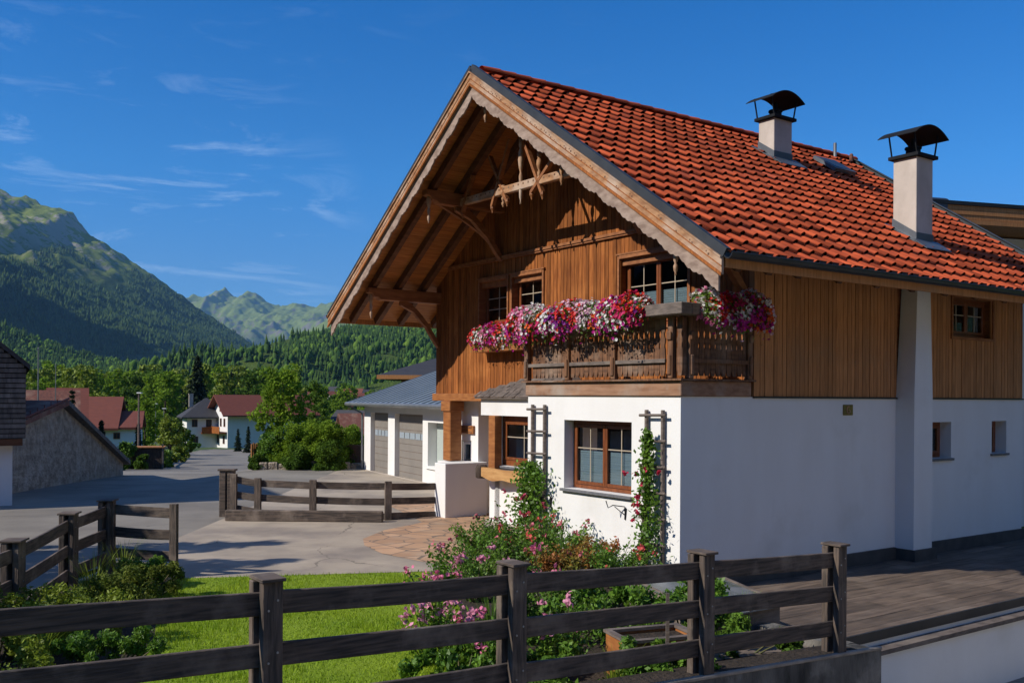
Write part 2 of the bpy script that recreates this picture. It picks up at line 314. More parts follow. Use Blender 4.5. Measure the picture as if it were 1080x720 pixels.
def cracks(m, scale, width, col, wob=.5):
    t = m.node_tree; N = t.nodes.new; K = t.links.new; b = [n for n in t.nodes if n.type == 'BSDF_PRINCIPLED'][0]; src = b.inputs['Base Color'].links[0].from_socket
    tcn = N('ShaderNodeTexCoord'); nz = N('ShaderNodeTexNoise'); nz.inputs['Scale'].default_value = 1.6; nz.inputs['Detail'].default_value = 6; K(tcn.outputs['Object'], nz.inputs['Vector'])
    va = N('ShaderNodeVectorMath'); va.operation = 'MULTIPLY_ADD'; va.inputs[1].default_value = (wob,)*3; K(nz.outputs['Color'], va.inputs[0]); K(tcn.outputs['Object'], va.inputs[2])
    vo = N('ShaderNodeTexVoronoi'); vo.feature = 'DISTANCE_TO_EDGE'; vo.inputs['Scale'].default_value = scale; K(va.outputs[0], vo.inputs['Vector'])
    n2_ = N('ShaderNodeTexNoise'); n2_.inputs['Scale'].default_value = .5; K(tcn.outputs['Object'], n2_.inputs['Vector'])
    mr = N('ShaderNodeMapRange'); mr.inputs['From Min'].default_value = .45; mr.inputs['From Max'].default_value = .6; mr.inputs['To Min'].default_value = 0; mr.inputs['To Max'].default_value = width; K(n2_.outputs['Fac'], mr.inputs['Value'])
    lt = N('ShaderNodeMath'); lt.operation = 'LESS_THAN'; K(vo.outputs[0], lt.inputs[0]); K(mr.outputs[0], lt.inputs[1])
    mi = N('ShaderNodeMix'); mi.data_type = 'RGBA'; K(lt.outputs[0], mi.inputs[0]); K(src, mi.inputs[6]); mi.inputs[7].default_value = (*col, 1); K(mi.outputs[2], b.inputs['Base Color'])
cracks(M['asphalt'], .28, .005, (.12, .11, .095)); cracks(M['drive'], .33, .005, (.22, .185, .145))

# ================================================================== LAND
def grid_sheet(name, xs, ys, zf, m, kind='structure', smooth=True, keep=None):
    nx, ny = len(xs), len(ys)
    V = [(x, y, zf(x, y)) for y in ys for x in xs]
    Fc = [(j*nx+i, j*nx+i+1, (j+1)*nx+i+1, (j+1)*nx+i) for j in range(ny-1) for i in range(nx-1)]
    return tag(np_mesh(name, V, np.array(Fc), m, smooth=smooth), kind=kind)
xs = [-30000, -9000, -4000, -1800, -900, -450, -250, -150, -100, -75]+list(np.arange(-60, 24, .6))+[26, 30, 36, 45, 60, 90, 150, 300, 700, 1500, 4000, 9000, 30000]
ys = [-400, -100, -40]+list(np.arange(-20, 30, .6))+list(np.arange(30, 80, 2.0))+list(np.arange(80, 700, 20.0))+[750, 900, 1200, 2000, 4000, 9000, 20000, 45000]
grid_sheet('ground', xs, ys, lambda x, y: zg(x, y)-.05, M['meadow'])
# the road, one draped sheet between two edges
st = [(-6, -30, -6.6), (14, -30, -6.6), (15.5, -30, -6.3), (24, -30, -6.3), (26, -16, -6.3), (35, -17, -6.3), (38, -17.4, -8.2), (40, -17.6, -9.4), (50, -20, -12.5), (60, -22.6, -16.4), (75, -27, -20.5), (95, -32.8, -26.2), (108, -37, -29.5), (124, -40, -33)]
V = []; nA = 28; sub = []
for (a, l0, r0), (b, l1, r1) in zip(st, st[1:]):
    k = max(2, int((b-a)/1.2))
    for i in range(k): t = i/k; sub.append((a+(b-a)*t, l0+(l1-l0)*t, r0+(r1-r0)*t))
sub.append(st[-1])
for y, l, r_ in sub:
    for i in range(nA+1): x = l+(r_-l)*i/nA; V.append((x, y, zg(x, y)))
nn_ = nA+1; Fc = [(j*nn_+i, j*nn_+i+1, (j+1)*nn_+i+1, (j+1)*nn_+i) for j in range(len(sub)-1) for i in range(nA)]
o0 = len(V); cnt = 0                                       # the bend to the right before the white house
for i in range(25):
    x = -40+i*3.0
    for k in range(4): y = 121.5+k*2.3+.6*math.sin(i*.2); V.append((x, y, zg(x, y)+.01))
for i in range(24):
    for k in range(3): Fc.append((o0+i*4+k, o0+(i+1)*4+k, o0+(i+1)*4+k+1, o0+i*4+k+1))
tag(np_mesh('road', V, np.array(Fc), M['asphalt'], smooth=True), kind='structure')
dxs = list(np.arange(-6.3, 3.01, .31)); dys = list(np.arange(13.9, 38, .8))
grid_sheet('driveway', dxs, dys, lambda x, y: zg(x, y)+.004, M['drive'])
def flat(name, pts, z, m, kind='structure', th=None):
    mb = MB(); mb.add([(p[0], p[1], z) for p in pts], [tuple(range(len(pts)))])
    return tag(mb.build(name, m), kind=kind)
flat('patio', [(-2.55, 19.3), (-2.8, 18.1), (-2.65, 17.3), (-2.2, 16.4), (-1.4, 15.6), (-.7, 15.1), (.3, 14.9), (1.0, 16.2), (3.6, 15.6), (3.6, 24), (-3.3, 24.4), (-2.2, 21.4), (-1.9, 20.5)], .008, M['flags'])
fx = lambda a, d: (F0.x+FD.x*a+FN.x*d, F0.y+FD.y*a+FN.y*d)
LH = hw(-3.0, -3.3)
flat('garden_bed', [fx(-4.2, .1), fx(7.4, .1), hw(-1.3, -3.6)[:2], hw(-1.0, -.2)[:2], hw(0, 0)[:2], hw(0, 3.8)[:2], hw(-.6, 3.9)[:2], (-.7, 14.9), (-1.4, 14.75), (-4.92, 14.06), (-6.0, 14.4), (-5.9, 12), (-5.4, 9)], .009, M['soil'])
LAWN = [fx(-2.6, .35), fx(3.2, .35), (-.3, 9.2), (-.6, 11.5), (-.75, 13.2), (-1.2, 14.72), (-4.86, 14.05), (-5.05, 13.2), (-4.4, 11.9), (-3.9, 10.5), (-3.7, 8.5), (-3.75, 6.5)]
flat('lawn', LAWN, .014, M['lawn'])
def inpoly(x, y, P):
    c = False; j = len(P)-1
    for i in range(len(P)):
        if (P[i][1] > y) != (P[j][1] > y) and x < (P[j][0]-P[i][0])*(y-P[i][1])/(P[j][1]-P[i][1])+P[i][0]: c = not c
        j = i
    return c
# grass blades over the lawn
pts = []
while len(pts) < 62000:
    x = random.uniform(-5.2, .6); y = random.uniform(4.3, 14.8)
    if random.random() > min(1.0, 9.0/y): continue
    if inpoly(x, y, LAWN): pts.append((x, y))
P = np.array(pts); n = len(P); ang = RNG.uniform(0, 6.28, n); h = RNG.uniform(.018, .055, n)*(1+.5*np.sin(P[:, 0]*3.1)*np.cos(P[:, 1]*2.3)); wd = RNG.uniform(.003, .006, n)
A = np.c_[P[:, 0]-np.cos(ang)*wd, P[:, 1]-np.sin(ang)*wd, np.full(n, .012)]; B = np.c_[P[:, 0]+np.cos(ang)*wd, P[:, 1]+np.sin(ang)*wd, np.full(n, .012)]
lean = RNG.normal(0, .018, (n, 2)); T = np.c_[P[:, 0]+lean[:, 0], P[:, 1]+lean[:, 1], .012+h]
tag(np_mesh('grass', np.stack([A, B, T], 1).reshape(-1, 3), np.arange(3*n).reshape(-1, 3), M['grass']), kind='stuff', label='short bright green grass of the lawn behind the near fence')

# ------------------------------------------------------------------ mountains
def prof_fn(pr, Y0):
    X = [at(x, y, Y0).x for x, y in pr]; Z = [at(x, y, Y0).z for x, y in pr]
    return lambda x: float(np.interp(x, X, Z))
def fbm(x, y, z=0, o=5): return mn.fractal(Vector((x, y, z)), 1.0, 2.1, o)
def ridg(x, y, z=0): return mn.ridged_multi_fractal(Vector((x, y, z)), 1.0, 2.0, 6, .9, 2.0)
class Hill:
    def __init__(s, pr, Y0, Yf, zf, amp, sc_, pw=.8, seed=0, crest=.12, shift=0, fine=0.0): s.fine = fine; s.p = prof_fn(pr, Y0); s.Y0 = Y0; s.Yf = Yf; s.zf = zf; s.amp = amp; s.s = sc_; s.pw = pw; s.seed = seed; s.cr = crest; s.sh = shift
    def z(s, x, y):
        t = (y-s.Yf)/(s.Y0-s.Yf)
        if t < 0: return s.zf-30*min(1, -t*4)
        if t > 1: f = 1-(t-1)*.9; e = .25
        else: f = t**s.pw; e = 1
        top = s.p(x*(1+0*t)+s.sh*(1-t))
        nz = (ridg(x/s.s, y/s.s, s.seed)-1.1)*s.amp*(min(1, t*3)*(1-t)*1.6+s.cr if t <= 1 else s.cr)
        nz += s.fine*((ridg(x/s.s*4.3, y/s.s*4.3, s.seed+2)-1.0)*.55+mn.noise(Vector((x/s.s*17, y/s.s*17, 1)))*.35)
        return s.zf+(top-s.zf)*f+nz*min(1, max(0, (top-s.zf)/(s.amp*5)))
def hill_mesh(name, H, x0, x1, nx, ny, m, over=1.35):
    xs = np.linspace(x0, x1, nx); ys = H.Yf-(H.Y0-H.Yf)*.1+(H.Y0-H.Yf)*(over+.1)*np.linspace(0, 1, ny)
    return grid_sheet(name, xs, ys, H.z, m)
def mountain_mat(name, tree_z0, tree_z1, rock=(.13, .125, .12), k=1.0, sc_=.004, gr=(.085, .115, .032), fo=(.018, .036, .016), rk=(.55, .68)):
    m = bpy.data.materials.new(name); m.use_nodes = True; t = m.node_tree; t.nodes.clear(); N = t.nodes.new; K = t.links.new
    o = N('ShaderNodeOutputMaterial'); b = N('ShaderNodeBsdfPrincipled'); b.inputs['Roughness'].default_value = 1; b.inputs['Specular IOR Level'].default_value = .05
    tcn = N('ShaderNodeTexCoord'); geo = N('ShaderNodeNewGeometry')
    n1 = N('ShaderNodeTexNoise'); n1.inputs['Scale'].default_value = sc_; n1.inputs['Detail'].default_value = 9; n1.inputs['Roughness'].default_value = .65; K(tcn.outputs['Object'], n1.inputs['Vector'])
    s3 = N('ShaderNodeSeparateXYZ'); K(tcn.outputs['Object'], s3.inputs[0])
    ad = N('ShaderNodeMath'); ad.operation = 'MULTIPLY_ADD'; K(n1.outputs['Fac'], ad.inputs[0]); ad.inputs[1].default_value = (tree_z1-tree_z0)*3.4; K(s3.outputs['Z'], ad.inputs[2])
    mr = N('ShaderNodeMapRange'); mr.inputs['From Min'].default_value = tree_z0+(tree_z1-tree_z0)*1.7; mr.inputs['From Max'].default_value = tree_z1+(tree_z1-tree_z0)*1.7; K(ad.outputs[0], mr.inputs['Value'])
    n4 = N('ShaderNodeTexNoise'); n4.inputs['Scale'].default_value = sc_*14; n4.inputs['Detail'].default_value = 5; K(tcn.outputs['Object'], n4.inputs['Vector'])
    g2 = N('ShaderNodeMix'); g2.data_type = 'RGBA'; K(n4.outputs['Fac'], g2.inputs[0]); g2.inputs[6].default_value = (gr[0]*.6, gr[1]*.62, gr[2]*.7, 1); g2.inputs[7].default_value = (gr[0]*1.35, gr[1]*1.3, gr[2]*1.2, 1)
    mi = N('ShaderNodeMix'); mi.data_type = 'RGBA'; K(mr.outputs[0], mi.inputs[0]); mi.inputs[6].default_value = (*fo, 1); K(g2.outputs[2], mi.inputs[7])
    n3 = N('ShaderNodeTexNoise'); n3.inputs['Scale'].default_value = sc_*2.6; n3.inputs['Detail'].default_value = 10; n3.inputs['Roughness'].default_value = .7; K(tcn.outputs['Object'], n3.inputs['Vector'])
    # rock shows where the slope is steep
    s4 = N('ShaderNodeSeparateXYZ'); K(geo.outputs['True Normal'], s4.inputs[0])
    sb = N('ShaderNodeMath'); sb.operation = 'MULTIPLY_ADD'; K(s4.outputs['Z'], sb.inputs[0]); sb.inputs[1].default_value = -.9*k; sb.inputs[2].default_value = .62*k
    a2 = N('ShaderNodeMath'); a2.operation = 'ADD'; K(sb.outputs[0], a2.inputs[0]); K(n3.outputs['Fac'], a2.inputs[1])
    m3 = N('ShaderNodeMapRange'); m3.inputs['From Min'].default_value = rk[0]; m3.inputs['From Max'].default_value = rk[1]; K(a2.outputs[0], m3.inputs['Value'])
    mm = N('ShaderNodeMath'); mm.operation = 'MULTIPLY'; K(m3.outputs[0], mm.inputs[0]); K(mr.outputs[0], mm.inputs[1])
    mj = N('ShaderNodeMix'); mj.data_type = 'RGBA'; K(mm.outputs[0], mj.inputs[0]); K(mi.outputs[2], mj.inputs[6]); mj.inputs[7].default_value = (*rock, 1)
    bp = N('ShaderNodeBump'); bp.inputs['Strength'].default_value = .7; bp.inputs['Distance'].default_value = 18; K(n3.outputs['Fac'], bp.inputs['Height']); K(bp.outputs[0], b.inputs['Normal'])
    K(mj.outputs[2], b.inputs['Base Color']); K(b.outputs[0], o.inputs['Surface']); return m
HL = Hill([(-700, 60), (-400, 130), (-200, 160), (-60, 192), (0, 199), (14, 205), (27, 203), (45, 216), (60, 217), (76, 223), (88, 240), (96, 250), (110, 256), (140, 277), (165, 293), (200, 318), (240, 345), (270, 366), (290, 379), (330, 394), (420, 408), (600, 412)], 4600, 1900, -20, 150, 620, .85, 3, .10, -250, fine=34)
hill_mesh('mountain', HL, -4800, 400, 560, 400, mountain_mat('mountain_left', 470, 640, k=1.3, sc_=.0022, gr=(.17, .21, .045), fo=(.03, .055, .018), rock=(.30, .27, .22), rk=(.50, .60)))
HF = Hill([(60, 350), (160, 335), (195, 318), (205, 309), (216, 314), (226, 309), (238, 303), (246, 311), (254, 313), (262, 308), (272, 310), (280, 317), (296, 321), (312, 317), (330, 320), (350, 317), (380, 320), (470, 322), (600, 318), (1300, 318)], 10500, 7000, -20, 330, 900, .8, 11, .14, fine=75)
hill_mesh('mountain', HF, -5200, 3000, 620, 190, mountain_mat('mountain_far', 450, 560, rock=(.17, .155, .13), k=1.3, sc_=.0016, gr=(.17, .215, .055), rk=(.52, .66)))
HG = Hill([(150, 430), (230, 400), (262, 384), (285, 370), (305, 360), (325, 348), (345, 338), (380, 330), (460, 326), (700, 300), (1200, 280)], 6600, 4600, -20, 150, 700, .8, 17, .10, -500, fine=30)
hill_mesh('mountain', HG, -2800, 4200, 300, 120, mountain_mat('mountain_mid', 330, 430, k=.8, sc_=.002, gr=(.17, .22, .055), fo=(.05, .09, .03)))
HN = Hill([(100, 408), (200, 396), (240, 388), (270, 384), (290, 379), (320, 366), (345, 354), (365, 350), (400, 348), (460, 342), (560, 326), (800, 288), (1300, 248)], 1600, 620, -20, 26, 240, .85, 23, .10, 60)
hill_mesh('hill', HN, -800, 1600, 180, 120, mountain_mat('hill_right', -500, -400, sc_=.006, gr=(.075, .115, .025), k=.2))
HM = Hill([(-500, 259), (-150, 321), (0, 346), (40, 361), (80, 376), (120, 384), (170, 390), (230, 394), (290, 395), (340, 401), (420, 413), (600, 419)], 1500, 480, -20, 24, 220, .9, 29, .10, -60)
hill_mesh('hill', HM, -1700, 300, 180, 120, mountain_mat('hill_left', -500, -400, sc_=.006, gr=(.06, .095, .022), k=.2))

# unseen mountain ring added behind and beside the viewer to block low sky light
def ring_z(a, r_):
    top = 950+260*math.sin(a*3.1+1)+170*math.sin(a*7.3+.4); t = (r_-1500)/1700; f = max(0, min(1, t)); f = f*f*(3-2*f) if t < 1 else 1-(t-1)*.3
    return -22+top*f+(ridg(math.cos(a)*r_/800, math.sin(a)*r_/800, 41)-1.1)*110*f
V = []; na, nr = 150, 34
for i in range(na+1):
    a = rad(128+(360+38-128)*i/na)
    for j in range(nr): r_ = 1450+2400*j/(nr-1); V.append((math.cos(a)*r_*1.0, math.sin(a)*r_, ring_z(a, r_)))
tag(np_mesh('mountain', V, np.array([(i*nr+j, i*nr+j+1, (i+1)*nr+j+1, (i+1)*nr+j) for i in range(na) for j in range(nr-1)]), mountain_mat('added_mountain_ring', 500, 650), smooth=True), kind='structure')

def forest(name, label, H, n, x0, x1, t0, t1, hgt, colA, colB, decid=0.0, treeline=None, sides=5, tiers=1, clear=.62, cs=300., wide=.2, meadow=None, front_bias=1.0, decol=((.045, .10, .015), (.105, .175, .022))):
    Vs = []; Fs = []; Cs = []; o = 0; k = 0; tries = 0
    rnd = random.Random(n)
    while k < n and tries < n*8:
        tries += 1
        x = rnd.uniform(x0, x1); t = t0+(t1-t0)*rnd.random()**front_bias; y = H.Yf+(H.Y0-H.Yf)*t
        px = CXP+FPX*x/y
        if px < -60 or px > 560: continue
        z = H.z(x, y)
        nv = fbm(x/cs, y/cs, 5.0, 4)
        if treeline is not None and z+nv*150 > treeline: continue
        if nv > clear-.5 and rnd.random() < .93: continue
        hh = hgt*rnd.uniform(.45, 1.0)*(1.4 if rnd.random() < .15 else 1); q = rnd.random(); dec = rnd.random() < decid*(1.6 if fbm(x/cs*2, y/cs*2, 9.) > .05 else .5)
        c = np.array(colA)*(1-q)+np.array(colB)*q
        a0 = rnd.uniform(0, 6.28)
        if dec:
            q2 = rnd.random(); c = np.array(decol[0])*(1-q2)+np.array(decol[1])*q2; r_ = hh*.27; hh *= .72
            ringz = ((.12, .55), (.4, 1.0), (.72, .78)); ns = 6; base = len(Vs)
            for zz, rr_ in ringz:
                for i in range(ns):
                    a = a0+i*6.283/ns; j = rnd.uniform(.75, 1.2); Vs.append((x+math.cos(a)*r_*rr_*j, y+math.sin(a)*r_*rr_*j, z+hh*zz*rnd.uniform(.9, 1.1)))
            Vs.append((x, y, z+hh)); tp = len(Vs)-1
            for rg in range(2):
                for i in range(ns):
                    a, b, c_, d = base+rg*ns+i, base+rg*ns+(i+1) % ns, base+(rg+1)*ns+(i+1) % ns, base+(rg+1)*ns+i
                    v = rnd.uniform(.75, 1.25); Fs += [(a, b, c_), (a, c_, d)]; Cs += [c*v, c*v]
            for i in range(ns): Fs.append((base+2*ns+i, base+2*ns+(i+1) % ns, tp)); Cs.append(c*rnd.uniform(.9, 1.3))
        else:
            for ti in range(tiers):
                zb = z+hh*(.05+.42*ti); zt = z+hh*(1.0 if ti == tiers-1 else .72); r_ = hh*wide*(1-.38*ti); base = len(Vs)
                for i in range(sides):
                    a = a0+ti+i*6.283/sides; j = rnd.uniform(.7, 1.25); Vs.append((x+math.cos(a)*r_*j, y+math.sin(a)*r_*j, zb+hh*rnd.uniform(-.04, .04)))
                Vs.append((x, y, zt))
                for i in range(sides): Fs.append((base+i, base+(i+1) % sides, base+sides)); Cs.append(c*rnd.uniform(.8, 1.2))
        k += 1
    return tag(np_mesh(name, Vs, np.array(Fs), M['forest'], cols=np.array(Cs)), kind='stuff', label=label)
DK = ((.022, .050, .016), (.060, .095, .025))
forest('forest', 'dark spruce forest covering the lower slopes of the high mountain', HL, 56000, -3000, 60, .02, .97, 20, DK[0], DK[1], treeline=540, clear=.62, cs=230., wide=.26)
forest('forest', 'dense conifer forest on the hillside right of the valley', HN, 21000, -700, 160, .02, 1.03, 14, (.018, .048, .012), (.065, .115, .022), decid=.30, sides=6, tiers=2, clear=.70, cs=140., wide=.20)
forest('forest', 'mixed dark forest on the low hill left of the valley', HM, 20000, -900, 100, .0, 1.03, 14, (.014, .036, .011), (.05, .09, .020), decid=.36, sides=6, tiers=2, clear=.85, cs=140., wide=.21)

# ================================================================== THE CHALET (local frame: u into the house, v along the gable front, z up)
CH = thing('chalet', 'large alpine chalet with red tiled roof, brown boarded upper floor and white ground floor', 'house', HC, HA)
RV, RZ, RS = 4.72, 8.69, .668
zr = lambda v: RZ-RS*abs(v-RV)
UF = 1.594; UEND = 9.82; VW = 9.65
def walls(mb, plane, a0, a1, z0, z1, th, holes):
    """wall slab with rectangular holes; plane ('u', value, direction) slab grows from value by th"""
    As = sorted(set([a0, a1]+[h[0] for h in holes]+[h[1] for h in holes])); Zs = sorted(set([z0, z1]+[h[2] for h in holes]+[h[3] for h in holes]))
    for zb, zt in zip(Zs, Zs[1:]):
        run = None
        for a, b in list(zip(As, As[1:]))+[(None, None)]:
            hole = a is None or a < a0-1e-6 or b > a1+1e-6 or any(h[0] <= (a+b)/2 <= h[1] and h[2] <= (zb+zt)/2 <= h[3] for h in holes)
            if not hole:
                if run is None: run = [a, b]
                else: run[1] = b
            if hole and run:
                if plane[0] == 'u': mb.box(plane[1], plane[1]+th, run[0], run[1], zb, zt)
                else: mb.box(run[0], run[1], plane[1], plane[1]+th, zb, zt)
                run = None
    return mb
# white ground floor
LW = (1.05, 2.73, 1.17, 2.32)
g = MB(); walls(g, ('u', 0, 1), 0, 3.77, -.5, 2.725, .32, [LW]); lower_holes = [(6.22, 7.18, 1.60, 2.28), (8.64, 9.2, 1.64, 2.28)]
walls(g, ('v', 0, 1), .32, UEND, -.9, 2.725, .32, lower_holes)
g.box(.32, 1.0, 3.45, 3.77, -.5, 2.725)                                  # left side of the projecting room
BW = (4.05, 5.5, 1.36, 2.335)
walls(g, ('u', .55, 1), 3.771, 5.62, .25, 2.335, .25, [(BW[0], BW[1], BW[2], BW[3])])
g.box(.55, 2.4, 5.62, 5.8, .25, 2.335)
g.box(.50, 1.6, 3.772, 6.05, 2.336, 2.66)                                 # header over the corner window
g.box(.55, 2.4, 5.45, 5.62, .25, 1.36)
walls(g, ('u', 2.0, 1), 8.43, 9.62, -.05, 2.6, .2, [(8.72, 9.14, .75, 1.68)])
g.box(2.2, 4.2, 8.43, 8.58, -.05, 2.6); g.box(4.2, 4.4, 5.8, 8.43, -.05, 2.6)
g.box(UEND-.32, UEND, .32, VW, -.9, 2.725)
g.box(4.4, UEND-.32, VW-.3, VW, -.6, 2.725)
wl = g.build('wall', M['plaster'], CH)
g = MB(); g.box(.50, 2.4, 3.771, 5.9, -.3, .249); g.box(.50, 2.4, 5.62, 5.9, -.3, .24); g.build('plinth', M['plaster2'], CH)
# floor slabs and near-black panels that stand in for the shade inside the rooms
g = MB(); g.box(.34, UEND-.33, .34, 3.44, 2.50, 2.70); g.box(1.62, UEND-.35, 3.5, VW-.02, 2.62, 2.70); g.build('ceiling_slab', M['beam'], CH)
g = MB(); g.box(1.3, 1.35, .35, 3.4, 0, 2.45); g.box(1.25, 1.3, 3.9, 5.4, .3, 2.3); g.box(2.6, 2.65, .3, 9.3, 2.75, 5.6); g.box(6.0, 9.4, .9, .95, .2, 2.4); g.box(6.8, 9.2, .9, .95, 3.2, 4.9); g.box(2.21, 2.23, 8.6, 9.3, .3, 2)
g.build('room_shade_panel', M['room'], CH)
g = MB(); g.box(UEND+.001, 13.5, .6, 4, -.9, 4.2); g.build('rear_wall', M['plaster'], CH)
# skirting on the deck side
g = MB(); g.box(-.06, 5.33, -.055, -.003, -.2, .07); g.box(5.33, 5.38, -.42, -.003, -.2, .055); g.box(5.38, 6.02, -.42, -.365, -.2, .055); g.box(5.98, 6.02, -.364, -.003, -.2, .055); g.box(6.02, UEND, -.055, -.003, -.2, .07)
g.build('skirting', mat('grey_skirting', (.085, .078, .072), (.06, .056, .052), 4, rough=.8), CH)
# white pier that carries the eave, tapering on its left
g = MB(); 
V8 = []
for z, ua in ((-.15, 5.38), (2.72, 5.38), (4.95, 5.56)):
    V8 += [(ua, 0, z), (ua, -.36 if z < 4 else -.30, z), (5.95, -.36 if z < 4 else -.30, z), (5.95, 0, z)]
g.add(V8, [(0, 3, 2, 1), (8, 9, 10, 11)]+[(i+k, i+(k+1) % 4, i+4+(k+1) % 4, i+4+k) for i in (0, 4) for k in range(4)])
g.build('buttress', M['plaster'], CH)
# boarded upper walls
WL1 = (6.69, 7.75, 4.25, 5.22); WL2 = (5.45, 6.51, 4.25, 5.22); WR = (1.40, 3.12, 3.96, 5.22); WS = (7.18, 8.61, 3.90, 4.65)
def clad(mb, plane, a0, a1, z0, ztop, holes, wd=.112, th=.028, sgn=-1):
    a = a0
    while a < a1-.01:
        b = min(a+wd*random.uniform(.9, 1.1), a1); gap = .010; off = random.uniform(0, .009)
        m_ = (a+b)/2
        cuts = [(h[2], h[3]) for h in holes if h[0]-1e-3 < m_ < h[1]+1e-3]
        segs = []; lo = z0
        for c0, c1 in sorted(cuts): segs.append((lo, c0, False)); lo = c1
        segs.append((lo, None, True))
        for s0, s1, top in segs:
            ta = ztop(a) if top else s1; tb = ztop(b) if top else s1
            if ta-s0 < .02 and tb-s0 < .02: continue
            c0, c1 = plane[1]+sgn*off, plane[1]+sgn*off-sgn*th
            fn = (lambda p, q, c: (c, p, q)) if plane[0] == 'u' else (lambda p, q, c: (p, c, q))
            mb.prism([(a+gap/2, s0), (b-gap/2, s0), (b-gap/2, tb), (a+gap/2, ta)], fn, c0, c1)
        a = b
zc = lambda v: zr(v)-.14
g = MB(); clad(g, ('u', UF), .0, VW, 2.775, lambda v: min(zc(v), 5.66), [WL1, WL2, WR]); fc = g.build('front_boarding', M['boards'], CH)
g = MB(); clad(g, ('u', UF-.02), .4, VW-.4, 5.72, lambda v: max(5.721, zc(v)), []); g.build('gable_boarding', M['boards'], CH)
g = MB(); g.box(UF-.075, UF+.0, .3, VW-.2, 5.665, 5.715); g.box(UF-.055, UF, .3, VW-.2, 5.63, 5.6645); g.build('gable_moulding', M['beam'], CH)
g = MB(); clad(g, ('v', 0), UF+.03, 5.40, 2.735, lambda u: 5.2, [], .105); clad(g, ('v', 0.0), 5.93, UEND, 2.735, lambda u: 5.2, [WS], .105); g.build('side_boarding', M['boards2'], CH)
g = MB(); g.box(UF-.05, UF+.06, -.045, .06, 2.735, 5.15); g.build('corner_board', M['boards2'], CH)
g = MB(); walls(g, ('u', UF+.035, 1), 0.05, VW-.04, 2.73, 5.1, .15, [WL1, WL2, WR]); 
g.prism([(.03, 5.101), (VW-.03, 5.101), (VW-.5, zc(VW-.5)-.02), (RV, zc(RV)-.05), (.5, zc(.5)-.02)], lambda a, b, c: (c, a, b), UF+.035, UF+.18)
walls(g, ('v', .04, 1), UF+.19, UEND-.02, 2.73, 5.05, .15, [WS]); g.box(UEND-.17, UEND-.02, .2, VW-.04, 2.73, 5.05); g.box(UF+.19, UEND-.02, VW-.19, VW-.04, 2.73, 5.0)
g.prism([(.2, 5.051), (VW-.2, 5.051), (RV, zc(RV)-.05)], lambda a, b, c: (c, a, b), UEND-.17, UEND-.02)
g.build('wall_core', M['beam'], CH)
g = MB(); g.box(UF-.03, UEND, -.035, 0.03, 2.705, 2.733); g.build('drip_strip', M['dmetal'], CH)
g = MB(); g.box(UF-.09, UF+.12, 5.9, VW+.03, 2.60, 2.772); g.build('sill_beam', M['orange'], CH, bevel=.01)

# roof: planks, rafters, purlins
U0, U1 = -.62, 10.70; VE0, VE1 = -1.38, 10.82; UR = U1
def slope_pt(side, s, u, n_=0.0):
    """s metres down the slope from the ridge, n_ metres above the roof plane"""
    c = math.cos(math.atan(RS)); sn = math.sin(math.atan(RS)); sg = -1 if side == 0 else 1
    return (u, RV+sg*(s*c+n_*sn), RZ-s*sn+n_*c)
SL = (RV-VE0)/math.cos(math.atan(RS))
for side in (0, 1):
    g = MB(); s = .02
    while s < SL-.02:
        e = min(s+.118, SL-.01); n0 = -.115; n1 = -.09
        P_ = [slope_pt(side, s, U0+.05, n0), slope_pt(side, e, U0+.05, n0), slope_pt(side, e, U1-.05, n0), slope_pt(side, s, U1-.05, n0), slope_pt(side, s, U0+.05, n1), slope_pt(side, e, U0+.05, n1), slope_pt(side, e, U1-.05, n1), slope_pt(side, s, U1-.05, n1)]
        g.add(P_, [(0, 1, 2, 3), (4, 7, 6, 5), (0, 4, 5, 1), (1, 5, 6, 2), (2, 6, 7, 3), (3, 7, 4, 0)]); s = e+.005
    g.build('soffit', M['soffit'], CH)
    g = MB(); n0 = -.089; n1 = -.045
    P_ = [slope_pt(side, .0, U0+.05, n0), slope_pt(side, SL, U0+.05, n0), slope_pt(side, SL, U1-.05, n0), slope_pt(side, .0, U1-.05, n0), slope_pt(side, .0, U0+.05, n1), slope_pt(side, SL, U0+.05, n1), slope_pt(side, SL, U1-.05, n1), slope_pt(side, .0, U1-.05, n1)]
    g.add(P_, [(0, 1, 2, 3), (4, 7, 6, 5), (0, 4, 5, 1), (1, 5, 6, 2), (2, 6, 7, 3), (3, 7, 4, 0)]); g.build('roof_underlay', M['dmetal'], CH)
    for ur in [-.12, .52, 1.16]+[2.1+.95*i for i in range(9)]:
        g = MB(); g.beam(slope_pt(side, .1, ur, -.20), slope_pt(side, SL-.06, ur, -.20), .12, .165, up=(0, 0, 1)); g.build('rafter', M['rafter'], CH, bevel=.006)
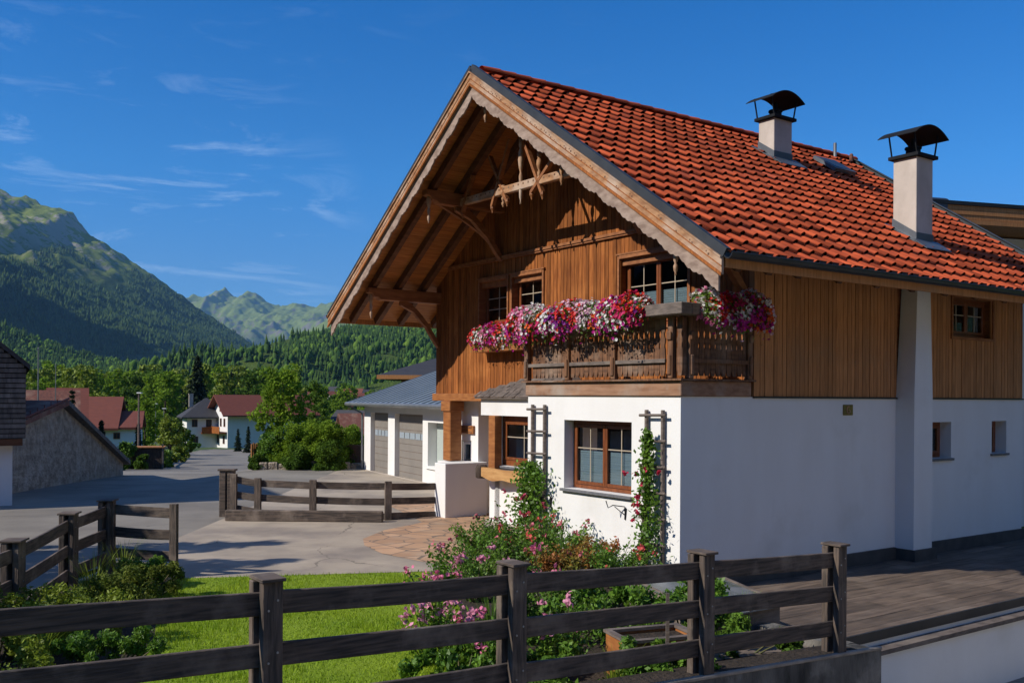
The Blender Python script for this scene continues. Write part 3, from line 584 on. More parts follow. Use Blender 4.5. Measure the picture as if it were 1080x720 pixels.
# tiles
def tiles(side):
    NR = 20; TW, EX = .29, SL/NR; nu = int((U1-U0-.1)/TW); nseg = 10; V = []; Fc = []
    for r_ in range(NR):
        s1 = (r_+1)*EX+.015; s0 = max(.0, r_*EX-.035)
        for c in range(nu):
            ua = U0+.08+c*TW+random.uniform(-.003, .003); jt = random.uniform(-.004, .005); js = random.uniform(-.009, .009); b = len(V); sk = random.uniform(-.006, .006)
            for row in range(3):
                for k in range(nseg+1):
                    f = k/nseg; hr = math.cos((f-.26)/.21*math.pi/2)**.7 if abs(f-.26) < .2099 else 0.0; sag = -.006*math.sin((f-.5)*math.pi*2)*(f > .5)
                    u = ua+f*(TW+.004); sh_ = js+sk*(f-.5)
                    if row == 0: V.append(slope_pt(side, s0, u, hr*.030-.026+sag+jt))
                    elif row == 1: V.append(slope_pt(side, s1+sh_, u, hr*.054+.017+sag+jt))
                    else: V.append(slope_pt(side, s1+sh_-.004, u, -.012+sag+jt))
            n = nseg+1
            for row in range(2):
                for k in range(nseg):
                    if row == 1 and 1 <= k <= 3: continue        # the mouth of the roll is open
                    Fc.append((b+row*n+k, b+row*n+k+1, b+(row+1)*n+k+1, b+(row+1)*n+k))
    V = np.array(V); Fc = np.array(Fc)
    if side == 0: Fc = Fc[:, ::-1]
    return np_mesh('roof_tiles', V, Fc, M['tile'], CH)
tiles(0); tiles(1)
g = MB(); k = 0; u = U0+.22
while u < U1-.1:
    pr = []; n = 8
    for e, (uu, rr) in enumerate(((u-.03, .105), (u+.36, .125))):
        for i in range(n+1): a = math.pi*i/n; pr.append((uu, RV+rr*math.cos(a)*1.05, RZ+.0+rr*math.sin(a)*.85))
    g.add(pr, [(i, i+1, n+1+i+1, n+1+i) for i in range(n)]+[tuple(range(n+1, 2*n+2))]); u += .35
g.build('ridge_tiles', M['tile'], CH, smooth=False)
# verge flashings and rake
for uu, sg in ((U0, 1), (U1, -1)):
    for side in (0, 1):
        g = MB()
        for a, b, c, d in ((-.02, .055, .055, .072), (-.03, -.0, -.075, .072)):
            P_ = [slope_pt(side, .0, uu+sg*a, c), slope_pt(side, SL+.04, uu+sg*a, c), slope_pt(side, SL+.04, uu+sg*b, c), slope_pt(side, .0, uu+sg*b, c), slope_pt(side, .0, uu+sg*a, d), slope_pt(side, SL+.04, uu+sg*a, d), slope_pt(side, SL+.04, uu+sg*b, d), slope_pt(side, .0, uu+sg*b, d)]
            g.add(P_, [(0, 1, 2, 3), (4, 7, 6, 5), (0, 4, 5, 1), (1, 5, 6, 2), (2, 6, 7, 3), (3, 7, 4, 0)])
        g.build('verge_flashing', M['slate'], CH)
# carved barge boards on the gable front
def ribbon(z_up, z_dn, side, c0, c1, va, vb, wav=None, n=260, name='barge_board', m='pale'):
    g = MB(); T = []; B = []
    for i in range(n+1):
        v = va+(vb-va)*i/n; d = abs(v-RV); zz = RZ-RS*d
        T.append((v, zz-z_up)); B.append((v, zz-z_dn-(wav(d) if wav else 0)))
    g.strip(T, B, lambda a, b, c: (c, a, b), c0, c1); return g.build(name, M[m], CH)
def scal(d):
    p = (d % .44)/.44; q = (d % .11)/.11
    return .055*abs(math.sin(p*math.pi))+.022*abs(math.sin(q*math.pi))
for side in (0, 1):
    e = VE0-.0 if side == 0 else 2*RV-VE0
    ribbon(.075, .30, side, U0-.045, U0-.005, RV, e, name='barge_board')
    ribbon(.275, .32, side, U0-.062, U0-.0455, RV, e, name='barge_moulding', n=4, m='boards'); ribbon(.185, .20, side, U0-.052, U0-.0455, RV, e, name='barge_moulding', n=4, m='boards')
    ribbon(.25, .50, side, U0-.003, U0+.03, RV, RV+(e-RV)*.985, scal, name='scalloped_board', m='pale2')
    ribbon(.06, .085, side, U0-.075, U0-.046, RV, e, name='barge_moulding', n=4)
    g = MB()                                                  # row of drilled holes and studs
    d = .35
    while d < 5.9:
        v = RV+(-1 if side == 0 else 1)*d; z = RZ-RS*d-.17+.02*math.sin(d*9)
        g.box(U0-.0475, U0-.0455, v-.014, v+.014, z-.014, z+.014)
        if int(d/.13) % 4 != 0: g.box(U0-.0475, U0-.0455, v+.03, v+.05, z+.035, z+.055)
        d += .13 if d < 3.4 else .30
    g.build('carved_holes', M['dark'], CH)
# eave fascia and gutters
for side in (0, 1):
    sg = -1 if side == 0 else 1; ve = RV+sg*(RV-VE0)
    g = MB(); g.box(U0+.03, U1-.05, ve-sg*.0, ve-sg*.035, 4.415, 4.555); g.build('fascia_board', M['pale'] if False else M['boards2'], CH)
    g = MB(); n = 8; V = []; Fc = []
    for uu in (U0-.02, U1):
        for i in range(n+1): a = math.pi+math.pi*i/n; V.append((uu, ve+sg*.085+.075*math.cos(a), 4.60+.085*math.sin(a)))
        for i in range(n+1): a = 2*math.pi-math.pi*i/n; V.append((uu, ve+sg*.085+.068*math.cos(a), 4.605+.078*math.sin(a)))
    m_ = 2*(n+1); Fc = [(i, (i+1) % m_, m_+(i+1) % m_, m_+i) for i in range(m_)]+[tuple(range(m_)), tuple(range(2*m_-1, m_-1, -1))]
    g.add(V, Fc); g.box(U0-.02, U1, ve+sg*.0, ve-sg*.03, 4.558, 4.675); g.build('gutter', M['dmetal'], CH, smooth=False)
# purlins with carved ends, brackets and pendants
def pendant(mb, u, v, zt, L_=.5, w=.085):
    prof = [(0, 1), (.12, 1), (.16, .6), (.22, 1.15), (.34, 1.3), (.46, .9), (.52, .45), (.58, .9), (.68, .75), (.74, .35), (.80, .8), (.90, .7), (.95, .3), (1, .45)]
    mb.lathe(u, v, [(zt-L_*a, w/2*b) for a, b in prof], 8)
for pv_, u_end, w_, pl in ((RV, -.42, .20, .42), (6.9, -.34, .2, .5), (2.54, -.34, .2, .5), (9.52, -.30, .2, .52), (-.08, -.30, .2, .5)):
    zt = zr(pv_)-.34; h_ = .26
    g = MB(); g.prism([(UF+.1, zt), (UF+.1, zt-h_), (u_end+.30, zt-h_), (u_end+.24, zt-h_+.05), (u_end+.14, zt-h_+.055), (u_end+.08, zt-h_+.13), (u_end, zt-h_+.15), (u_end, zt)], lambda a, b, c: (a, c, b), pv_-w_/2, pv_+w_/2)
    g.build('purlin', M['beam'], CH, bevel=.008)
    g = MB(); pendant(g, u_end+.10, pv_, zt-.02, pl+.15); g.build('pendant', M['pale'], CH, smooth=True)
for pv_, ln in ((9.52, 1.0), (-.08, 1.0), (6.9, 1.15), (2.54, 1.15)):
    zt = zr(pv_)-.60; g = MB(); T = []; B = []; n = 18                      # curved bracket under the purlin
    for i in range(n+1):
        t = i/n; cu = UF-.02-ln*(1-math.cos(t*math.pi/2)) if False else UF-.05-ln*t; cz = zt-.95*(1-t)**1.7
        T.append((cu, cz+.05)); B.append((cu-.0, cz-.09-.03*abs(math.sin(t*math.pi*3))))
    g.strip(T, B, lambda a, b, c: (a, c, b), pv_-.055, pv_+.055); g.build('bracket', M['beam'], CH)
g = MB(); g.beam((UF-.05, 8.3, 4.9), (UF-.05, 8.3, 5.0), .05, .05); 
# ornamental truss in the gable
UT = .5
g = MB(); g.beam((UT, 7.05, 6.72), (UT, 2.36, 6.66), .11, .15, up=(0, 0, 1)); g.build('tie_beam', M['pale'], CH, bevel=.01)
g = MB()
for a in np.arange(2.8, 6.8, .16): g.box(UT-.058, UT-.0555, a, a+.035, 6.67+(a-2.5)*.0128, 6.705+(a-2.5)*.0128)
g.build('carved_holes', M['dark'], CH)
for (a, za, b, zb_) in ((4.55, 7.45, 4.02, 6.45), (3.50, 7.15, 4.35, 6.50), (5.05, 7.65, 5.65, 6.45), (5.75, 7.45, 5.15, 6.50), (6.35, 7.20, 6.75, 6.50)):
    g = MB(); g.beam((UT-.02, a, za), (UT-.02, b, zb_), .06, .085, up=(1, 0, 0)); g.lathe(UT-.02, b, [(zb_+.02, .045), (zb_-.04, .05), (zb_-.08, .025), (zb_-.13, .012)], 6); g.build('truss_strut', M['beam'], CH)
for v_, zt, ln in ((4.70, 7.6, 1.25), (4.12, 7.2, .62), (5.28, 6.80, .42)):
    g = MB(); pendant(g, UT-.02, v_, zt, ln, .09); g.build('pendant', M['pale'], CH, smooth=True)
for sg in (-1, 1):                                                         # arched struts from wall to truss
    g = MB(); T = []; B = []
    for i in range(15):
        t = i/14; uu = UF-.04-1.45*t; zz = 5.75+.95*t**.6; T.append((uu, zz+.05)); B.append((uu, zz-.05))
    g.strip(T, B, lambda a, b, c: (a, c, b), RV+sg*2.35-.04, RV+sg*2.35+.04); g.build('bracket', M['beam'], CH)

# windows
def window(parent, plane, val, a0, a1, z0, z1, rec, sashes=2, blind=.0, muntins=(1, 1), fm='frame', trim=0, sill=None, curtain=False, fw=.065):
    """plane 'u' faces -u, plane 'v' faces -v. val is the wall face, rec how far the frame sits behind it"""
    fn = (lambda c, a0_, a1_, z0_, z1_, d: (val+c, val+c+d, a0_, a1_, z0_, z1_)) if plane == 'u' else (lambda c, a0_, a1_, z0_, z1_, d: (a0_, a1_, val+c, val+c+d, z0_, z1_))
    g = MB(); e = .004
    A0, A1, Z0, Z1 = a0+e, a1-e, z0+e, z1-e; d = .07
    g.box(*fn(rec, A0, A0+fw, Z0, Z1, d)); g.box(*fn(rec, A1-fw, A1, Z0, Z1, d)); g.box(*fn(rec, A0+fw, A1-fw, Z0, Z0+fw, d)); g.box(*fn(rec, A0+fw, A1-fw, Z1-fw, Z1, d))
    sw = (A1-A0-2*fw)/sashes
    for i in range(sashes):
        b0 = A0+fw+i*sw+.002; b1 = b0+sw-.004; k = .055; y0, y1 = Z0+fw+.002, Z1-fw-.002; r2 = rec-.018
        g.box(*fn(r2, b0, b0+k, y0, y1, .055)); g.box(*fn(r2, b1-k, b1, y0, y1, .055)); g.box(*fn(r2, b0+k, b1-k, y0, y0+k, .055)); g.box(*fn(r2, b0+k, b1-k, y1-k, y1, .055))
    fr = g.build('window', M[fm], parent, bevel=.006)
    for i in range(sashes):
        b0 = A0+fw+i*sw+.057; b1 = b0+sw-.114; y0, y1 = Z0+fw+.057, Z1-fw-.057
        p = MB(); p.box(*fn(rec+.012, b0, b1, y0, y1, .006)); p.build('pane', GL, fr)
        if muntins:
            q = MB()
            for j in range(muntins[0]): a = b0+(b1-b0)*(j+1)/(muntins[0]+1); q.box(*fn(rec+.0, a-.009, a+.009, y0, y1, .011))
            for j in range(muntins[1]): z = y1-(y1-y0)*(.38 if muntins[1] == 1 else (j+1)/(muntins[1]+1)); q.box(*fn(rec+.001, b0, b1, z-.009, z+.009, .009))
            q.build('glazing_bar', M['muntin'], fr)
        if blind:
            q = MB(); n = int((y1-y0)*blind/.02)
            for j in range(n): z = y0+j*.02; q.box(*fn(rec+.045+(.006 if j % 2 else 0), b0+.04, b1-.01, z, z+.0195, .004))
            q.build('blind', M['blind'], fr)
        if curtain:
            q = MB(); ww = (b1-b0)*.28
            for s0 in (b0,) if i == 0 else (b1-ww,):
                m_ = 9
                for j in range(m_): a = s0+ww*j/m_; q.box(*fn(rec+.07+.02*(j % 2), a, a+ww/m_, y0, y1, .004))
            q.build('curtain', M['curtain'], fr)
    if trim:
        q = MB(); t = trim; q.box(*fn(-.035, a0-t, a0, z0-t, z1+t*1.3, .06)); q.box(*fn(-.035, a1, a1+t, z0-t, z1+t*1.3, .06)); q.box(*fn(-.045, a0, a1, z1, z1+t*1.3, .07)); q.box(*fn(-.035, a0, a1, z0-t, z0, .06))
        q.box(*fn(-.055, a0-t-.03, a1+t+.03, z1+t*1.3+.001, z1+t*1.3+.03, .08)); q.build('trim', M['beam'], fr)
        q = MB(); c0 = -.02; dd = rec+.06                   # boarded reveals
        q.box(*fn(c0, a0-.012, a0+.003, z0, z1, dd)); q.box(*fn(c0, a1-.003, a1+.012, z0, z1, dd)); q.box(*fn(c0, a0+.004, a1-.004, z1-.003, z1+.012, dd)); q.box(*fn(c0, a0+.004, a1-.004, z0-.012, z0+.003, dd)); q.build('reveal', M['beam'], fr)
    if sill:
        q = MB(); q.box(*fn(-sill, a0-.05, a1+.04, z0-.045, z0-.003, sill+rec)); q.build('sill', M['sill'], fr, bevel=.004)
    return fr
window(CH, 'u', 0, *LW, .20, 2, .58, (1, 1), sill=.07)
window(CH, 'u', .55, *BW, .10, 1, 0, (1, 1), sill=.04, fw=.11)
window(CH, 'u', UF, *WL1, .14, 1, 0, (1, 2), trim=.05, curtain=True)
window(CH, 'u', UF, *WL2, .14, 1, 0, (1, 2), trim=.05)
window(CH, 'u', UF, *WR, .14, 2, .52, (1, 1), trim=.05, fw=.075)
window(CH, 'v', 0, *WS, .14, 2, 0, (1, 1), trim=.05, curtain=True)
window(CH, 'v', 0, *lower_holes[0], .22, 1, 0, None, sill=.05); window(CH, 'v', 0, *lower_holes[1], .22, 1, 0, None, sill=.05)
window(CH, 'u', 2.0, 8.72, 9.14, .75, 1.68, .05, 1, 0, None, fm='white', fw=.03)
g = MB(); g.box(.40, .57, 5.41, 5.63, 1.30, 2.335); g.build('corner_post', M['orange'], CH, bevel=.008)

# balcony
BAL = MB(); BAL.box(-.04, UF-.1, -.04, 3.80, 2.728, 2.955); 
bo = BAL.build('balcony_beam', M['pale'] if False else M['orange'], CH, bevel=.01); bo.data.materials[0] = mat('weathered_balcony_beam', (.36, .20, .12), (.24, .12, .065), 2.0, (3, 1.2, 7), .75, .4, 8, c3=(.36, .28, .22), scale3=1.6, f3=(.48, .7), bdist=.008)
g = MB(); g.box(-.10, UF-.06, -.10, 3.86, 2.956, 2.985); g.build('balcony_floor', M['dark'], CH)
for v_ in (3.74, 2.58, 1.42, .15):
    g = MB(); g.box(-.085, .02, v_-.05, v_+.05, 2.986, 3.95); g.box(-.11, -.0855, v_-.035, v_+.035, 3.04, 3.34); g.box(-.115, -.0855, v_-.045, v_+.045, 3.55, 3.68); g.build('balcony_post', M['dark'], CH, bevel=.012)
for u_ in (.14, 1.42):
    g = MB(); g.box(u_-.05, u_+.05, -.085, .02, 2.986, 3.95); g.box(u_-.035, u_+.035, -.11, -.0855, 3.04, 3.34); g.box(u_-.045, u_+.045, -.115, -.0855, 3.55, 3.68); g.build('balcony_post', M['dark'], CH, bevel=.012)
def cutboard(mb, axis, a, w, z0, z1, c0, c1):
    n = 22; Lf = []; Rt = []
    for i in range(n+1):
        t = i/n; z = z0+(z1-z0)*t; k = .5
        k -= .16*max(0, math.cos((t-.52)*math.pi/.10)) if abs(t-.52) < .05 else 0
        k -= .22*max(0, math.cos((t-.72)*math.pi/.16)) if abs(t-.72) < .08 else 0
        if t < .10: k -= .18*(1-t/.10)
        Lf.append((a-w*k, z)); Rt.append((a+w*k, z))
    fn = (lambda p, q, c: (c, p, q)) if axis == 'u' else (lambda p, q, c: (p, c, q))
    mb.strip(Lf, Rt, fn, c0, c1)
g = MB(); a = .0
while a < 3.66:
    if min(abs(a-v_) for v_ in (3.74, 2.58, 1.42, .15)) > .09: cutboard(g, 'u', a, .112, 3.03, 3.88, -.03, -.008)
    elif g.v: g.build('balustrade_boards', M['dark'], CH); g = MB()
    a += .118
g.build('balustrade_boards', M['dark'], CH)
g = MB(); a = .05
while a < 1.5: cutboard(g, 'v', a, .112, 3.03, 3.88, -.03, -.008); a += .118
g.build('balustrade_boards', M['dark'], CH)
for z0 in (3.22,):
    for a, b in ((2.64, 3.68), (1.48, 2.52), (.26, 1.36)): g = MB(); g.box(-.075, -.031, a, b, z0, z0+.06); g.build('balcony_rail', M['greyw'], CH, bevel=.006)
g = MB(); g.box(.12, 1.36, -.075, -.031, 3.22, 3.28); g.build('balcony_rail', M['dark'], CH)
g = MB(); g.box(-.06, .03, 3.0, 3.01, 3.8, 3.81); g.box(-.07, .035, .0, 3.80, 3.885, 3.935); g.box(.036, 1.56, -.07, .035, 3.885, 3.935); g.build('handrail', M['dark'], CH, bevel=.008)
# little shingled roof over the corner window
g = MB(); g.add([(.42, 3.80, 2.70), (.42, 6.12, 2.70), (1.56, 6.12, 2.70), (1.56, 3.80, 2.70), (1.0, 4.3, 3.02), (1.0, 5.2, 3.02), (1.57, 5.2, 3.12), (1.57, 4.3, 3.12)], [(0, 3, 2, 1), (0, 1, 5, 4), (1, 2, 6, 5), (3, 0, 4, 7), (4, 5, 6, 7), (2, 3, 7, 6)]); 
for i in range(5):
    z = 2.72+i*.062; k = i/5; a = 3.81
    while a < 6.10-.9*k:
        b = a+random.uniform(.09, .15); u_ = .40+.56*k+random.uniform(-.01, .01); g.add([(u_-.02, a, z-.02), (u_-.02, b-.008, z-.02), (u_+.13, b-.008, z+.075), (u_+.13, a, z+.075), (u_, a, z+.0), (u_, b-.008, z+.0), (u_+.15, b-.008, z+.095), (u_+.15, a, z+.095)], [(0, 1, 2, 3), (4, 7, 6, 5), (0, 4, 5, 1), (1, 5, 6, 2), (2, 6, 7, 3), (3, 7, 4, 0)]); a = b
g.build('shingle_canopy', M['greyw'], CH)
g = MB(); g.box(.40, 1.57, 3.801, 6.13, 2.662, 2.699); g.build('canopy_board', M['greyw'], CH)
# porch post on its pier
g = MB(); g.box(1.50, 1.82, 8.85, 9.17, 1.22, 2.60); g.box(1.46, 1.86, 8.81, 9.21, 2.36, 2.595); g.build('porch_post', M['orange'], CH, bevel=.015)
g = MB(); g.box(.98, 2.1, 8.20, 8.66, -.1, 1.21); g.box(1.42, 1.99, 8.661, 9.27, -.1, 1.205); g.build('porch_pier', M['plaster'], CH, bevel=.01)
g = MB(); g.box(1.18, 1.415, 8.66, 8.95, .74, .93); g.build('letter_slot', M['greyw'], CH, bevel=.01)
g = MB(); g.box(1.94, 1.995, 8.56, 9.36, 1.84, 2.03); g.build('porch_sign', M['orange'], CH, bevel=.006)
g = MB(); g.box(1.93, 1.939, 8.62, 9.30, 1.975, 1.995); g.box(1.93, 1.939, 8.62, 9.30, 1.875, 1.89); g.box(1.93, 1.939, 8.8, 9.2, 1.915, 1.935); g.build('sign_letters', M['dark'], CH)
# brass plate with a raised figure
g = MB(); g.box(3.84, 4.10, -.022, -.002, 2.425, 2.605); pl = g.build('house_plate', M['brass'], CH, bevel=.005)
g = MB(); 
for i in range(9):
    a = rad(60+i*32); b = rad(60+(i+1)*32); g.beam((3.97+.05*math.cos(a), -.026, 2.515+.06*math.sin(a)), (3.97+.05*math.cos(b), -.026, 2.515+.06*math.sin(b)), .018, .012, up=(0, 1, 0))
g.beam((4.02, -.026, 2.50), (3.97, -.026, 2.515), .016, .012, up=(0, 1, 0)); g.build('figure', M['pale'], pl)
# wall irons
for v_ in (3.10, 1.20):
    h_ = MB(); pth = [(-.01, v_, .93), (-.02, v_-.02, 1.0), (-.16, v_+.10, 1.02), (-.22, v_+.14, .98), (-.25, v_+.16, 1.09)]; h_.tube(pth, .009, 6); h_.tube([(-.01, v_-.02, .80), (-.02, v_-.04, .98)], .014, 6); h_.tube([(-.01, v_-.03, .86), (-.14, v_+.08, 1.0)], .007, 6); h_.build('wall_bracket', M['iron'], CH)

# chimneys (parts of the house), with curved cowls
def chimney(u0, u1, v0, v1, zb, zt, hood_r):
    g = MB(); g.box(u0, u1, v0, v1, zb, zt); c = g.build('chimney', M['chim'], CH, bevel=.008)
    g = MB(); o = .07; g.box(u0-o, u1+o, v0-o, v1+o, zt+.001, zt+.065); g.build('cap_slab', M['hood'], c, bevel=.006)
    uc, vc = (u0+u1)/2, (v0+v1)/2
    g = MB(); g.lathe(uc, vc, [(zt+.066, .13), (zt+.20, .13), (zt+.205, .15), (zt+.24, .15), (zt+.245, .06), (zt+.40, .04)], 12); g.build('flue', M['hood'], c)
    g = MB(); hw_ = hood_r; ht = zt+.37; n = 14; rise = .19; V = []
    for vv in (v0-.16, v1+.16):
        for k, off in ((0, 0), (1, .014)):
            for i in range(n+1): t = i/n; V.append((uc-hw_+2*hw_*t, vv, ht+rise*(1-(2*t-1)**2)+off))
    m_ = n+1; Fc = []
    for i in range(n): Fc += [(i, i+1, 2*m_+i+1, 2*m_+i), (m_+i, 3*m_+i, 3*m_+i+1, m_+i+1), (i, m_+i, m_+i+1, i+1), (2*m_+i, 2*m_+i+1, 3*m_+i+1, 3*m_+i)]
    Fc += [(0, 2*m_, 3*m_, m_), (n, m_+n, 3*m_+n, 2*m_+n)]
    g.add(V, Fc); g.build('cowl', M['hood'], c)
    for a, b in ((u0-.02, v0-.02), (u1+.02, v0-.02), (u0-.02, v1+.02), (u1+.02, v1+.02)): g = MB(); g.beam((a, b, zt+.06), (a+(-.10 if a < uc else .10), b, ht+.10), .018, .03); g.build('cowl_leg', M['hood'], c)
    g = MB(); lo = .02; n0 = len(g.v); zf_ = lambda v: zr(v)+.0       # lead apron following the slope
    for (a, b, c0, c1) in ((u0-.012, u0-.001, v0-.012, v1+.012), (u1+.001, u1+.012, v0-.012, v1+.012)): g.prism([(c0, zf_(c0)-.02), (c1, zf_(c1)-.02), (c1, zf_(c1)+.20), (c0, zf_(c0)+.20)], lambda p, q, r_: (r_, p, q), a, b)
    g.box(u0-.0005, u1+.0005, v0-.012, v0-.001, zf_(v0)-.08, zf_(v0)+.20); g.box(u0, u1, v1+.001, v1+.012, zf_(v1)-.1, zf_(v1)+.14)
    for a, b in ((u0-.12, u0-.013), (u1+.013, u1+.12)): g.prism([(v0-.16, zf_(v0-.16)+.035), (v1+.1, zf_(v1+.1)+.035), (v1+.1, zf_(v1+.1)+.05), (v0-.16, zf_(v0-.16)+.05)], lambda p, q, r_: (r_, p, q), a, b)
    g.prism([(v0-.30, zf_(v0-.30)+.055), (v0-.013, zf_(v0)+.06), (v0-.013, zf_(v0)+.075), (v0-.30, zf_(v0-.3)+.07)], lambda p, q, r_: (r_, p, q), u0-.14, u1+.14)
    g.build('flashing', M['flash'], c)
chimney(5.98, 6.56, 3.25, 3.66, 7.2, 8.60, .52)
chimney(6.03, 6.56, 0.03, .50, 5.2, 7.15, .53)
# roof window, vent pipe
g = MB(); P_ = [slope_pt(0, 1.05, 8.0, .05), slope_pt(0, 1.75, 8.0, .05), slope_pt(0, 1.75, 8.75, .05), slope_pt(0, 1.05, 8.75, .05), slope_pt(0, 1.05, 8.0, .13), slope_pt(0, 1.75, 8.0, .13), slope_pt(0, 1.75, 8.75, .13), slope_pt(0, 1.05, 8.75, .13)]
g.add(P_, [(0, 1, 2, 3), (4, 7, 6, 5), (0, 4, 5, 1), (1, 5, 6, 2), (2, 6, 7, 3), (3, 7, 4, 0)]); rw = g.build('roof_window', M['flash'], CH)
g = MB(); P_ = [slope_pt(0, 1.13, 8.08, .131), slope_pt(0, 1.67, 8.08, .131), slope_pt(0, 1.67, 8.67, .131), slope_pt(0, 1.13, 8.67, .131), slope_pt(0, 1.13, 8.08, .137), slope_pt(0, 1.67, 8.08, .137), slope_pt(0, 1.67, 8.67, .137), slope_pt(0, 1.13, 8.67, .137)]
g.add(P_, [(0, 1, 2, 3), (4, 7, 6, 5), (0, 4, 5, 1), (1, 5, 6, 2), (2, 6, 7, 3), (3, 7, 4, 0)]); g.build('pane', M['dmetal'], rw)
g = MB(); g.lathe(9.75, 4.5, [(8.5, .04), (8.92, .04)], 8); g.build('vent_pipe', M['galv'], CH)
g = MB(); g.lathe(10.4, 4.5, [(8.5, .04), (8.72, .05), (8.76, .03)], 8); g.build('vent_pipe', M['tileold'], CH)

# ================================================================== GREENERY KIT
def unit(n):
    v = RNG.normal(size=(n, 3)); return v/np.linalg.norm(v, axis=1)[:, None]
def leaf_vf(C_, lo, hi, asp=.5, droop=0.0, nrm=None):
    n = len(C_); nn = unit(n) if nrm is None else nrm+RNG.normal(0, .45, (n, 3)); nn /= np.linalg.norm(nn, axis=1)[:, None]
    t = unit(n); t[:, 2] -= droop; t -= nn*(t*nn).sum(1)[:, None]; t /= np.linalg.norm(t, axis=1)[:, None]; b = np.cross(nn, t); L_ = RNG.uniform(lo, hi, n)[:, None]
    V = np.stack([C_-t*L_*.5, C_+b*L_*asp*.5, C_+t*L_*.5, C_-b*L_*asp*.5], 1).reshape(-1, 3)
    return V, np.arange(4*n).reshape(-1, 4)
def clump_pts(centers, radii, per, shell=.55, squash=.8):
    out_ = []
    for c, r_ in zip(centers, radii):
        d = unit(per); rr = r_*(shell+(1-shell)*RNG.random(per))[:, None]; p = d*rr; p[:, 2] *= squash; out_.append(np.array(c)+p)
    return np.concatenate(out_)
def tree_deciduous(name, label, cat, loc, h, r_, m, nclump=60, per=70, leaf=(.10, .2), trunk=.12, group=None, crown_from=.22, seed=0, narrow=1.0):
    rnd = random.Random(seed); t = thing(name, label, cat, loc, rnd.uniform(0, 6), group)
    cs = []; rs = []; g = MB(); top = h*.92
    pts = [(0, 0, -.3)]+[(rnd.uniform(-.02, .02)*h, rnd.uniform(-.02, .02)*h, h*q) for q in (.15, .3, .5, .7, .88)]
    g.tube(pts, [trunk*1.15, trunk, trunk*.8, trunk*.55, trunk*.35, trunk*.12], 8)
    for i in range(nclump):
        q = crown_from+(1-crown_from)*((i+.5)/nclump); env = r_*math.sin(min(1, (q-crown_from)/(1-crown_from)*1.0+.12)*math.pi*.86)**.7*narrow
        a = i*2.4+rnd.uniform(-.5, .5); rr = env*rnd.uniform(.35, 1.0); c = (math.cos(a)*rr, math.sin(a)*rr, h*q*rnd.uniform(.96, 1.02)); cs.append(c); rs.append(r_*rnd.uniform(.16, .34))
        if i % 3 == 0: b0 = h*max(.12, q-.16); g.tube([(0, 0, b0), (c[0]*.5, c[1]*.5, (b0+c[2])/2+.02*h), c], [trunk*.32*(1.1-q), trunk*.2*(1.1-q), trunk*.05], 5)
    g.build('trunk', M['bark'], t, smooth=True)
    P_ = clump_pts(cs, rs, per); V, F_ = leaf_vf(P_, leaf[0], leaf[1], .6); np_mesh('crown', V, F_, M[m], t); return t
def tree_spruce(name, label, cat, loc, h, r_, group=None, seed=0, dens=1.0, m='needle', leaf=(.25, .5)):
    rnd = random.Random(seed); t = thing(name, label, cat, loc, 0, group); g = MB(); g.tube([(0, 0, -.3), (0, 0, h*.5), (0, 0, h*.98)], [h*.018, h*.011, h*.002], 7); 
    P_ = []; nl = int(30*dens)
    for i in range(nl):
        q = .05+.93*i/nl; z = h*q; R_ = r_*(1-q)**.85*rnd.uniform(.8, 1.12); nb = int(7+9*(1-q))
        for k in range(nb):
            a = rnd.uniform(0, 6.283); R2 = R_*rnd.uniform(.7, 1.1)
            if k % 4 == 0: g.tube([(0, 0, z), (math.cos(a)*R2*.9, math.sin(a)*R2*.9, z-R2*.25)], [h*.003, h*.001], 4)
            for s_ in np.linspace(.12, 1, max(3, int(9*dens*(R2/r_+.25)))):
                for _ in range(3): P_.append((math.cos(a)*R2*s_+rnd.gauss(0, .05*R2+.03), math.sin(a)*R2*s_+rnd.gauss(0, .05*R2+.03), z-R2*.34*s_*s_+rnd.gauss(0, .03*h/12)))
    g.build('trunk', M['bark'], t); V, F_ = leaf_vf(np.array(P_), leaf[0], leaf[1], .42, .5); np_mesh('crown', V, F_, M[m], t); return t
def shrub(name, label, cat, loc, h, r_, m, nclump=14, per=120, leaf=(.05, .09), group=None, seed=0, squash=1.0, stems=7, ry=None, stretch=.6, asp=.5, low=.15):
    rnd = random.Random(seed); t = thing(name, label, cat, loc, 0, group); cs = []; rs = []; g = MB(); ry = ry or r_
    for i in range(nclump):
        a = rnd.uniform(0, 6.28); q = rnd.uniform(low, .88); k = math.sqrt(rnd.random())*(1-.45*abs(q-.4)); c = (math.cos(a)*r_*k, math.sin(a)*ry*k, h*q); cs.append(c); rs.append(min(r_, ry, h*.5)*rnd.uniform(.28, .5))
    for i in range(stems): c = cs[i % len(cs)]; g.tube([(c[0]*.2, c[1]*.2, -.05), (c[0]*.7, c[1]*.7, c[2]*.6), c], [.014, .010, .004], 5)
    g.build('stems', M['stem'], t)
    P_ = clump_pts(cs, rs, per, .35, squash); P_ = P_[P_[:, 2] > .02]; V, F_ = leaf_vf(P_, leaf[0], leaf[1], asp); np_mesh('foliage', V, F_, M[m], t); return t
